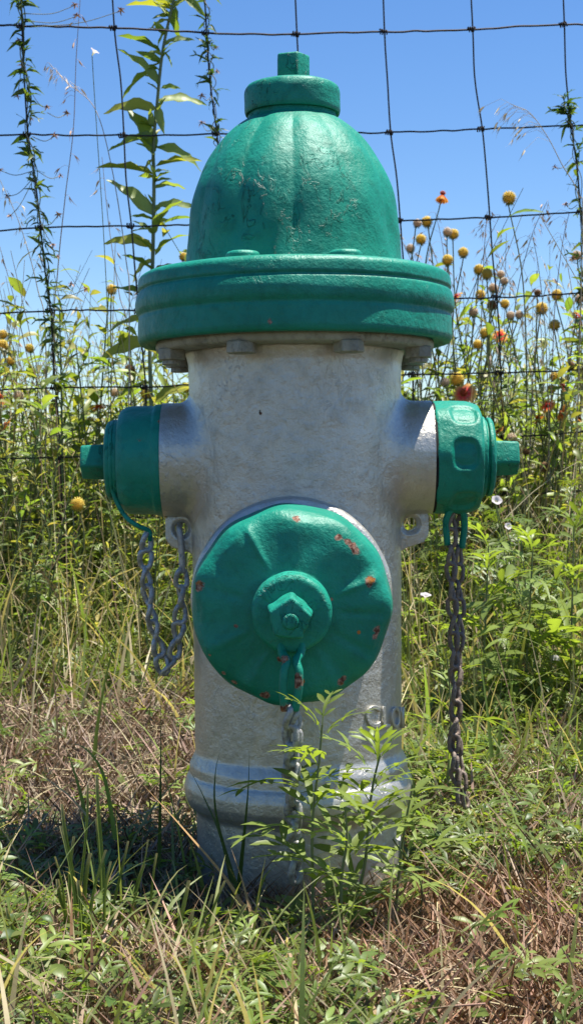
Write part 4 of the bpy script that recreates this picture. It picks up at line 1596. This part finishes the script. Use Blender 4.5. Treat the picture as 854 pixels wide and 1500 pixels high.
protos = [weed_copy_proto(.34, 22, 1, LOBED, .10, GREEN * 1.1), weed_copy_proto(.42, 26, 2, LOBED, .11, LGREEN * .8), weed_copy_proto(.28, 20, 3, LOBED, .09, LGREEN),
          weed_copy_proto(.38, 34, 4, NARROW, .07, GREEN), weed_copy_proto(.50, 40, 5, NARROW, .06, np.array([.15, .19, .06])), weed_copy_proto(.36, 30, 6, SMALL, .04, LGREEN * .8),
          weed_copy_proto(.30, 24, 7, LOBED, .08, DGREEN * 1.3), weed_copy_proto(.45, 36, 8, SMALL, .035, DGREEN * 1.4)]
protos.append(weed_copy_proto(.42, 24, 9, LEAF, .080, LGREEN))
protos.append(weed_copy_proto(.46, 34, 10, LEAF, .055, GREEN * 1.3))
protos.append(weed_copy_proto(.40, 30, 12, NARROW, .07, np.array([.36, .33, .13])))
PN = ['ragweed_plant', 'ragweed_plant', 'ragweed_plant', 'narrow_leaved_weed', 'narrow_leaved_weed', 'small_leaved_weed', 'ragweed_plant', 'small_leaved_weed', 'broadleaf_weed', 'broadleaf_weed', 'yellowing_weed']
PLBL = {'yellowing_weed': 'yellowing narrow-leaved weed', 'broadleaf_weed': 'weed with pointed broad leaves', 'ragweed_plant': 'feathery green ragweed', 'narrow_leaved_weed': 'weed with narrow green leaves', 'small_leaved_weed': 'bushy small-leaved weed'}


def spot(x, y):
    px = 427 + F * x / (y + 1.4)
    for lim, t in ((60, 'by the left edge'), (130, 'left of the left cap nut'), (215, 'behind the left cap'), (290, 'behind the left chain'), (427, 'left of the barrel middle'),
                   (590, 'right of the barrel middle'), (650, 'between barrel and rusty chain'), (715, 'behind the right cap'), (775, 'below the right cap nut'), (830, 'right of the right cap nut')):
        if px < lim: return t
    return 'by the right edge'


def place_weed(k, x, y, s, rz, where, grp):
    st, fo = protos[k]
    o = empty(PN[k], (x, y, g1(x, y)), PLBL[PN[k]] + ' ' + where.replace('crowding ', '').replace('in the mass ', '').replace(' at left', '').replace(' at right', '') + ' ' + spot(x, y), 'weed', PN[k].replace('_', ' ') + 's ' + grp)
    o.rotation_euler = (random.uniform(-.12, .12), random.uniform(-.12, .12), rz)
    o.scale = (s, s, s)
    link('stem', st, o)
    meta(link('foliage', fo, o), kind='stuff')
    return o


q = random.Random(77)
# in front of and behind the fence, right side lush
for i in range(46):
    x, y = q.uniform(.16, .95), q.uniform(.45, 1.25)
    if x / (y + 1.4) < .055: continue
    if y < .75 and x < .25: continue
    k = q.choice([0, 1, 2, 2, 0, 6, 3])
    s = q.uniform(.55, .95) * (.55 + .45 * smooth(.4, 1.1, y))
    place_weed(k, x, y, float(s), q.uniform(0, 6), 'crowding before the fence at right', 'before the fence, right of the hydrant')
for i in range(44):
    x, y = q.uniform(-.62, -.12), q.uniform(.85, 1.3)
    k = q.choice([3, 2, 5, 4, 0, 9, 10])
    place_weed(k, x, y, q.uniform(.55, .9), q.uniform(0, 6), 'crowding before the fence at left', 'before the fence, left of the hydrant')
for i in range(130):
    x, y = q.uniform(-1.3, 1.4), q.uniform(1.44, 3.0)
    k = q.choice([3, 4, 5, 10, 0, 7, 1, 10, 4])
    left = x < 0
    place_weed(k, x, y, q.uniform(.9, 1.45) * (1.05 if not left else 1.0), q.uniform(0, 6), 'in the mass behind the fence at ' + ('left' if left else 'right'), 'behind the fence, ' + ('left' if left else 'right') + ' of the hydrant')


for i in range(116):
    left = i % 2 == 0 or i > 90
    x, y = (q.uniform(-.85, -.12) if left else q.uniform(.12, .9)), q.uniform(1.42, 2.2)
    place_weed(q.choice([8, 9, 9, 10, 10, 5]), x, y, q.uniform(.85, 1.28), q.uniform(0, 6), 'in the mass behind the fence at ' + ('left' if left else 'right'), 'behind the fence, ' + ('left' if left else 'right') + ' of the hydrant')


# foreground ragweed with single leaves as parts
FR = [lobed_t(3, 50 + s_, dr, .055, False) for s_, dr in ((1, .25), (2, .5), (3, .1), (4, .4))]
ragleaf = leaf_variants(FR, [LGREEN * 1.15, LGREEN * .85])


def fore_rag(pix, Y, n, leaf, lab, seed, r=.0016, tipn=4):
    """pix: stem pixels from top to bottom"""
    q = random.Random(seed)
    pts = [at(x, y, Y) for x, y in pix]
    base = Vector((pts[-1].x, Y, g1(pts[-1].x, Y)))
    o = empty('ragweed_plant', base, lab, 'weed')
    path = [p - base for p in pts] + [Vector((0, 0, -.01))]
    stem_obj('stem', path[::-1], r, r * .5, (.17, .20, .08), o, 40, 6)
    P = spline(path, 100)
    for k in range(n):
        u = (k + q.random() * .4) / n * .93
        p = P[int(u * 99)]
        a = k * 2.4 + seed + q.uniform(-.35, .35)
        lf = link('leaf', ragleaf[q.randrange(len(ragleaf))], o)
        up = q.uniform(-.1, 1.1) + (1.2 if u < .12 else 0)
        orient(lf, p, (math.cos(a), math.sin(a) * .8, up), (0, 0, 1), leaf * q.uniform(.7, 1.1) * (.55 + .7 * min(1, u * 2.2)), q.uniform(-.3, .3))
    return o


fore_rag([(472, 1062), (467, 1120), (458, 1200), (458, 1290), (460, 1400)], -.235, 18, .066, 'ragweed in front of the hydrant chain, its tip touching the big green cap', 1)
fore_rag([(556, 1108), (547, 1145), (540, 1195), (535, 1260), (520, 1340)], -.205, 17, .064, 'ragweed standing before the right part of the base ring', 2)
fore_rag([(505, 1180), (508, 1230), (500, 1290), (500, 1390)], -.25, 9, .050, 'shorter ragweed between the two taller ones at the hydrant base', 3)
fore_rag([(604, 1150), (590, 1230), (580, 1330)], -.15, 12, .055, 'ragweed at the right foot of the hydrant beside the pink bloom', 4)
fore_rag([(418, 1350), (430, 1385), (436, 1440)], -.28, 8, .045, 'small ragweed in shade below the end of the front chain', 6)
fore_rag([(655, 965), (660, 1050), (655, 1150)], .18, 12, .06, 'weed leaves sticking out beside the rusty chain', 7)
fore_rag([(780, 800), (776, 880), (770, 990)], .62, 18, .10, 'bright feathery ragweed standing tallest between right cap and right edge', 8, .002)
fore_rag([(840, 770), (838, 860), (835, 980)], .70, 16, .10, 'bright ragweed at the right edge below the lowest wires', 9, .002)
fore_rag([(715, 800), (712, 880), (708, 980)], .60, 16, .09, 'ragweed right beside the rusty chain under the right cap', 10, .002)

# ---------------------------------------------------------- single long blades and broken stalks near the hydrant
def blade_thing(pix, Y, wd, col, lab, name='long_grass', cat='grass', mat=None, grp='long blades near the hydrant'):
    pts = [at(x, y, Y + (dy if len(t) > 2 else 0)) for t in pix for (x, y, dy) in [t if len(t) > 2 else (t[0], t[1], 0)]]
    base = pts[-1]
    P = spline([p - base for p in pts][::-1], 16)
    V, cc = [], []
    n = len(P)
    for i, p in enumerate(P):
        t = i / (n - 1)
        a = .4 + t * 1.2
        s = Vector((math.cos(a), math.sin(a), 0)) * wd * (1 - t) ** .6
        nrm_ = Vector((-math.sin(a), math.cos(a), 0)) * wd * .35 * (1 - t)
        V += [p - s, p + nrm_, p + s]
    Q = []
    for i in range(n - 1):
        Q += [(i * 3, i * 3 + 1, i * 3 + 4, i * 3 + 3), (i * 3 + 1, i * 3 + 2, i * 3 + 5, i * 3 + 4)]
    sp = Soup(); sp.add([tuple(v) for v in V], Q, None, np.array(col))
    o = link(name, sp.mesh(name, mat or M_GRASS, True))
    o.location = base
    return meta(o, lab, cat, grp)


blade_thing([(236, 985), (236, 1090), (235, 1180), (233, 1270)], -.10, .0020, DGREEN, 'long thin dark blade rising straight up to the left chain loop')  # the shade this blade stands in is put into its dark green
blade_thing([(366, 1075), (364, 1150), (358, 1220), (350, 1300)], -.17, .0023, DGREEN, 'dark grass blade standing before the barrel left of the front chain')
blade_thing([(330, 1080), (316, 1130), (318, 1200), (350, 1310)], -.18, .0018, DGREEN, 'thin dark blade curving across the base ring at left')
blade_thing([(272, 1115), (300, 1170), (325, 1230), (345, 1320)], -.16, .0020, DGREEN, 'grass blade arching over the left end of the base ring')
blade_thing([(430, 1235), (405, 1265), (385, 1290), (372, 1345)], -.20, .0018, LGREEN, 'pale green blade leaning up right toward the front chain')
blade_thing([(206, 1145), (270, 1215), (340, 1300), (385, 1390)], -.22, .0024, (.42, .26, .12), 'long bent tan stalk leaning across the left foot of the hydrant', 'dry_stalk', 'dry stalk', M_STRAW)
blade_thing([(338, 1240), (355, 1290), (372, 1350), (392, 1400)], -.24, .0028, (.36, .24, .13), 'short broken brown stalk before the hydrant foot', 'dry_stalk', 'dry stalk', M_STRAW)
blade_thing([(240, 850), (262, 800), (205, 1010), (140, 1100)], .45, .0018, TAN, 'straw stalk behind the left chain', 'dry_stalk', 'dry stalk', M_STRAW)
blade_thing([(470, 1418), (400, 1440), (330, 1462), (250, 1480)], -.33, .0022, LGREEN, 'pale blade lying flat low in front of the hydrant')
blade_thing([(110, 930), (62, 880), (45, 960), (20, 1010)], .55, .0024, TAN, 'bleached blade bent over at left of the weeds', 'dry_stalk', 'dry stalk', M_STRAW)
blade_thing([(60, 1120), (110, 1090), (150, 1130), (170, 1230)], -.02, .0024, LGREEN * 1.1, 'arched pale green blade at lower left')
blade_thing([(190, 885), (163, 960), (145, 1050), (138, 1115)], .30, .0028, LGREEN, 'broad green blade standing by the bare hollow at left')
blade_thing([(725, 1010), (700, 940), (712, 1030), (720, 1110)], .25, .0026, GREEN * 1.4, 'tall green blade right of the rusty chain')
blade_thing([(770, 905), (750, 980), (735, 1050), (728, 1110)], .28, .0026, LGREEN, 'upright green blade leaning right of the rusty chain')
blade_thing([(835, 990), (800, 950), (735, 925), (690, 935)], .5, .0020, LGREEN, 'arched blade over the weeds at right')

# cut grass tuft lower left
CL = [(102, 1178, 112, 1390, .004), (118, 1150, 122, 1385, .003), (152, 1135, 140, 1400, .0042), (160, 1245, 128, 1395, .003), (222, 1266, 178, 1345, .0045), (195, 1322, 165, 1400, .004), (135, 1250, 136, 1400, .005), (96, 1288, 105, 1405, .0045),
      (172, 1262, 150, 1400, .003), (45, 1295, 38, 1400, .003), (280, 1335, 276, 1490, .0035), (350, 1325, 282, 1440, .0045), (300, 1310, 262, 1450, .003), (120, 1290, 100, 1400, .004), (180, 1232, 168, 1330, .003), (60, 1340, 52, 1430, .003),
      (206, 1230, 180, 1330, .002), (232, 1340, 205, 1440, .003), (88, 1210, 108, 1395, .003), (110, 1225, 118, 1398, .0036), (145, 1200, 132, 1400, .003), (240, 1250, 190, 1345, .003), (75, 1255, 96, 1400, .003), (20, 1330, 30, 1450, .004), (330, 1290, 290, 1445, .003), (268, 1290, 262, 1470, .0045), (390, 1345, 330, 1470, .003)]
tb = at(130, 1400, -.26)
tuft = empty('grass_tuft', (tb.x, -.26, g1(tb.x, -.26)), 'clump of mown upright grass blades with cut ends at lower left', 'grass tuft')
tl = tuft.location.copy()
q = random.Random(5)
for (x0, y0, x1, y1, wd) in CL:
    Y = -.26 + q.uniform(-.04, .05)
    if y1 > 1430: Y = -.33
    a, b = at(x0, y0, Y), at(x1, y1, Y)
    b.z = min(b.z, g1(b.x, b.y) + .004)
    d = a - b
    V, cc = [], []
    ang = q.uniform(-.6, .6)
    for i in range(9):
        t = i / 8
        p = b + d * t + Vector((.006 * math.sin(t * 3 + x0), 0, 0)) - tl
        s = Vector((math.cos(ang), math.sin(ang), 0)) * wd * .5 * (1 - .35 * t)
        m_ = Vector((-math.sin(ang), math.cos(ang), 0)) * wd * .3
        V += [p - s, p + m_, p + s]
        c0 = LGREEN * .9 if x0 % 3 else GREEN
        f = max(0, t - .85) / .15
        cc += [c0 * (1 - f) + TAN * f] * 3
    Q = []
    for i in range(8):
        Q += [(i * 3, i * 3 + 1, i * 3 + 4, i * 3 + 3), (i * 3 + 1, i * 3 + 2, i * 3 + 5, i * 3 + 4)]
    sp = Soup(); sp.add([tuple(v) for v in V], Q, None, np.array(cc))
    link('blade', sp.mesh('blade', M_GRASS, True), tuft)


# ================================================================== GROUND COVER (uncountable)
def open_front(x, y):
    return 1 - .92 * np.exp(-((x - .02) / .15) ** 4 - ((y + .175) / .075) ** 2)


def scatter(n, y0, y1, q=rng, wide=1.15, power=1.0, dens=None, front=True):
    """random spots inside the fan the camera can look at, denser near it"""
    u = q.random(n)
    y = y0 + (y1 - y0) * u ** power
    halfw = (y + 1.4) * .20 * wide + .12
    x = q.uniform(-1, 1, n) * halfw
    r = np.hypot(x - .008, y)
    ok = r > .101
    if dens is not None: ok &= q.random(n) < dens(x, y)
    if front: ok &= q.random(n) < open_front(x, y)
    x, y = x[ok], y[ok]
    return np.stack([x, y, gz(x, y)], 1)


def patch(x, y, s=7.0, ph=0.0):
    return .5 + .5 * np.sin(x * s + 1.3 * np.sin(y * s * .8 + ph) + ph) * np.sin(y * s * .9 + 1.1 * np.sin(x * s * .7) + 2 * ph)


def brown_zone(x, y):
    """1 where dead straw rules (front right, and the strip behind at left)"""
    a = 1.2 * smooth(.01, .09, x + .03 * np.sin(y * 17)) * (1 - smooth(-.20, -.02, y)) * 1.1
    b = (1 - smooth(-.06, .02, x)) * smooth(-.02, .2, y) * (1 - smooth(.6, .9, y)) * .85
    b = b + .45 * smooth(.3, .7, patch(x, y, 8, 1.1))
    return np.clip(a + b, 0, 1)


# dead litter lying flat
P = scatter(80000, -.75, 1.6, power=1.25, dens=lambda x, y: .12 + .55 * smooth(.3, .65, patch(x, y, 27, .3)) + .6 * brown_zone(x, y), front=False)
n = len(P)
P[:, 2] += rng.uniform(0, .018, n) + .012 * patch(P[:, 0], P[:, 1], 21)
sp = Soup()
L = rng.uniform(.008, .045, n) * (1 + .3 * (rng.random(n) < .15) * 3)
blades(sp, P, L, rng.uniform(1.25, 1.75, n), rng.uniform(0, 2 * PI, n), rng.uniform(.0006, .0017, n), cvar(PINKTAN * .72, n, .4, rng, BROWN * .8, .35), 3, .12, twist=1.2)
sp.c[-1] = sp.c[-1] * (1 - brown_zone(sp.v[-1][:, 0], sp.v[-1][:, 1])[:, None] * (sp.v[-1][:, 1:2] < 0) * np.array([.05, .2, .28]))
o = link('straw_litter', sp.mesh('straw_litter', M_STRAW)); meta(o, 'dead straw and leaf litter covering the soil', 'litter', kind='stuff')
# long thin straw strands tangled
P = scatter(3800, -.75, 1.5, dens=lambda x, y: .45 + .55 * brown_zone(x, y))
n = len(P)
ts = np.linspace(-.5, .5, 6)
az = rng.uniform(0, 2 * PI, n); L = rng.uniform(.03, .12, n); cv = rng.normal(0, .35, n)
PT = np.stack([P[:, None, 0] + L[:, None] * (ts * np.cos(az)[:, None] - cv[:, None] * ts ** 2 * np.sin(az)[:, None]),
               P[:, None, 1] + L[:, None] * (ts * np.sin(az)[:, None] + cv[:, None] * ts ** 2 * np.cos(az)[:, None]),
               P[:, None, 2] + rng.uniform(.012, .035, n)[:, None] + L[:, None] * (ts * rng.normal(0, .22, n)[:, None])], -1)
m = np.hypot(PT[..., 0], PT[..., 1]).min(1) > .105
sp = Soup()
stalks(sp, PT[m], np.full((m.sum(), 6), 1.0) * rng.uniform(.0004, .0010, m.sum())[:, None], cvar(PINKTAN * .85, m.sum(), .35, rng, TAN * .9, .4))
o = link('dry_strands', sp.mesh('dry_strands', M_STRAW)); meta(o, 'tangled bleached straw strands on the ground', 'litter', kind='stuff')


# short grass
def gdens(x, y): return np.clip(1.0 - .93 * brown_zone(x, y), .05, 1) * (1 - .8 * np.exp(-((x + .05) / .17) ** 2 - ((y + .14) / .10) ** 2)) * (.2 + .8 * smooth(.3, .7, patch(x, y, 13, .6)))


P = scatter(36000, -.75, 1.7, power=1.1, dens=gdens)
n = len(P)
sp = Soup()
c1 = cvar(GREEN * 1.3, n, .35, rng, TAN * .8, .2)
blades(sp, P, rng.uniform(.015, .06, n) * (1 + .5 * smooth(.3, 1.2, P[:, 1])), rng.uniform(.2, 1.3, n), rng.uniform(0, 2 * PI, n), rng.uniform(.0006, .0018, n), c1, 5, .9, c1 * .8 + TAN * .12)
o = link('short_grass', sp.mesh('short_grass', M_GRASS)); meta(o, 'short mixed green grass round the hydrant', 'grass', kind='stuff')

# creeping small-leaved ground cover
def cdens(x, y):
    a = (1 - smooth(-.24, -.12, x)) * (1 - smooth(-.22, -.1, y)) * 1.0
    b = .6 * smooth(.35, .7, patch(x, y, 11, 2.2)) * (1 - .8 * brown_zone(x, y))
    c = smooth(.10, .2, x) * smooth(-.05, .15, y) * .45
    sh = np.exp(-((x + .05) / .19) ** 2 - ((y + .13) / .13) ** 2)       # thin growth in the hydrant's shade
    return np.clip((a + b + c) * (1 - .85 * sh) * (1 - .85 * brown_zone(x, y)), 0, 1)


P = scatter(38000, -.75, 1.3, dens=cdens)
n = len(P)
P[:, 2] += rng.uniform(.012, .045, n)
az = rng.uniform(0, 2 * PI, n)
D = np.stack([np.cos(az), np.sin(az), rng.uniform(-.2, .6, n)], 1)
sp = Soup()
stamp(sp, SMALL[0], frames(D, np.tile([[0, 0, 1.0]], (n, 1)), rng.uniform(-.7, .7, n), rng.uniform(.007, .017, n)), P, cvar(LGREEN * .95, n, .3, rng, DGREEN * 1.6, .3))
P2 = scatter(9000, -.75, 1.4, dens=lambda x, y: np.clip((1 - .8 * brown_zone(x, y)) * (1 - .8 * np.exp(-((x + .04) / .17) ** 2 - ((y + .12) / .10) ** 2)), .08, 1))
n = len(P2)
P2[:, 2] += rng.uniform(.012, .045, n)
az = rng.uniform(0, 2 * PI, n)
D = np.stack([np.cos(az), np.sin(az), rng.uniform(.0, 1.0, n)], 1)
stamp(sp, LOBED_LITE[0], frames(D, np.tile([[0, 0, 1.0]], (n, 1)), rng.uniform(-.7, .7, n), rng.uniform(.018, .045, n)), P2, cvar(LGREEN * .95, n, .3, rng, GREEN, .5))
o = link('creeping_ground_cover', sp.mesh('creeping_ground_cover', M_LEAF)); meta(o, 'creeping small-leaved green weeds on the ground', 'ground cover', kind='stuff')


# tall grass and weedy stems before and behind the fence
def tdens(x, y):
    d = smooth(.45, 1.05, y)
    d = np.where(x > .1, np.maximum(d, smooth(.12, .75, y) * .8), d)
    return d


P = scatter(13000, .1, 3.6, wide=1.35, dens=tdens)
n = len(P)
hgt = rng.uniform(.10, .38, n) * (.55 + .55 * smooth(.5, 1.8, P[:, 1]))
sp = Soup()
c1 = cvar(LGREEN * .95, n, .35, rng, TAN * .9, .42)
blades(sp, P, hgt, rng.uniform(.08, 1.15, n), rng.uniform(0, 2 * PI, n), rng.uniform(.0010, .0032, n), c1, 6, .9, c1 * .8 + TAN * .15)
o = link('tall_grass', sp.mesh('tall_grass', M_GRASS)); meta(o, 'tall rank grass along and behind the wire fence', 'grass', kind='stuff')

# thin upright stems with small leaves behind the fence
P = scatter(1300, 1.2, 3.4, wide=1.35)
n = len(P)
hgt = .25 + .5 * rng.random(n) ** 1.6 * np.where(P[:, 0] > 0, 1.12, .98)
ts = np.linspace(0, 1, 7)
ax_, ay_ = rng.normal(0, .24, n), rng.normal(0, .24, n)
PT = np.stack([P[:, None, 0] + hgt[:, None] * ax_[:, None] * ts ** 1.6, P[:, None, 1] + hgt[:, None] * ay_[:, None] * ts ** 1.6, P[:, None, 2] + hgt[:, None] * ts], -1)
sp = Soup()
cs = cvar(np.array([.17, .19, .07]), n, .3, rng, TAN * .8, .55)
stalks(sp, PT, np.linspace(.0017, .0006, 7)[None] * rng.uniform(.6, 1.1, n)[:, None], cs)
reps = 15
idx = np.repeat(np.arange(n), reps)
u = rng.uniform(.12, .95, len(idx))
fi = u * 6; i0 = fi.astype(int); fr = (fi - i0)[:, None]
B = PT[idx, i0] * (1 - fr) + PT[idx, np.minimum(i0 + 1, 6)] * fr
az = rng.uniform(0, 2 * PI, len(idx))
D = np.stack([np.cos(az), np.sin(az), rng.uniform(.0, 1.4, len(idx))], 1)
lc = cvar(LGREEN * 1.05, len(idx), .4, rng, np.array([.25, .24, .08]), .3)
k = rng.random(len(idx)) < .55
stamp(sp, SMALL[1], frames(D[k], np.tile([[0, 0, 1.0]], (k.sum(), 1)), rng.uniform(-.8, .8, k.sum()), rng.uniform(.018, .050, k.sum())), B[k], lc[k])
k = ~k
stamp(sp, NARROW[0], frames(D[k], np.tile([[0, 0, 1.0]], (k.sum(), 1)), rng.uniform(-.8, .8, k.sum()), rng.uniform(.03, .07, k.sum())), B[k], lc[k])
o = link('weed_stems', sp.mesh('weed_stems', M_LEAF)); meta(o, 'mass of thin leafy weed stems behind the fence', 'weeds', kind='stuff')

# dry stalks fallen every way through the weeds
P = scatter(2600, .25, 3.0, wide=1.3, dens=lambda x, y: smooth(.3, 1.0, y) + .15)
n = len(P)
sp = Soup()
c1 = cvar(TAN, n, .3, rng, np.array([.30, .20, .12]), .3)
P[:, 2] += rng.uniform(0, .22, n) * smooth(.5, 1.4, P[:, 1])
L_ = rng.uniform(.10, .45, n) * (.5 + .5 * smooth(.4, 1.4, P[:, 1]))
blades(sp, P, L_, rng.uniform(.2, 1.5, n), rng.uniform(0, 2 * PI, n), rng.uniform(.0006, .0013, n), c1, 6, .35)
o = link('fallen_stalks', sp.mesh('fallen_stalks', M_STRAW)); meta(o, 'tangle of pale dry stalks through the weeds', 'straw', kind='stuff')

# longer loose blades over the short turf
P = scatter(3400, -.72, 1.0, power=1.0, dens=lambda x, y: np.clip(.35 + patch(x, y, 10, 3.0), 0, 1) * (1 - .9 * brown_zone(x, y)))
n = len(P)
sp = Soup()
c1 = cvar(LGREEN * .95, n, .3, rng, TAN, .35)
blades(sp, P, rng.uniform(.05, .15, n), rng.uniform(.15, 1.25, n), rng.uniform(0, 2 * PI, n), rng.uniform(.0009, .0024, n), c1, 7, 1.0, c1 * .75 + TAN * .25)
o = link('loose_grass', sp.mesh('loose_grass', M_GRASS)); meta(o, 'longer arching loose grass blades over the turf', 'grass', kind='stuff')

# open field grass farther away
nf = 26000
y = 3.2 + 60 * rng.random(nf) ** 2.2
x = rng.uniform(-1, 1, nf) * ((y + 1.4) * .27 + .4)
P = np.stack([x, y, gz(x, y)], 1)
sp = Soup()
c1 = cvar(np.array([.20, .20, .07]), nf, .3, rng, TAN * .9, .5)
blades(sp, P, rng.uniform(.12, .33, nf), rng.uniform(.1, .7, nf), rng.uniform(0, 2 * PI, nf), .0014 * (1 + y * .25), c1, 3, .9)
o = link('field_grass', sp.mesh('field_grass', M_GRASS)); meta(o, 'open field of dry grass beyond the weeds', 'grass', kind='stuff')
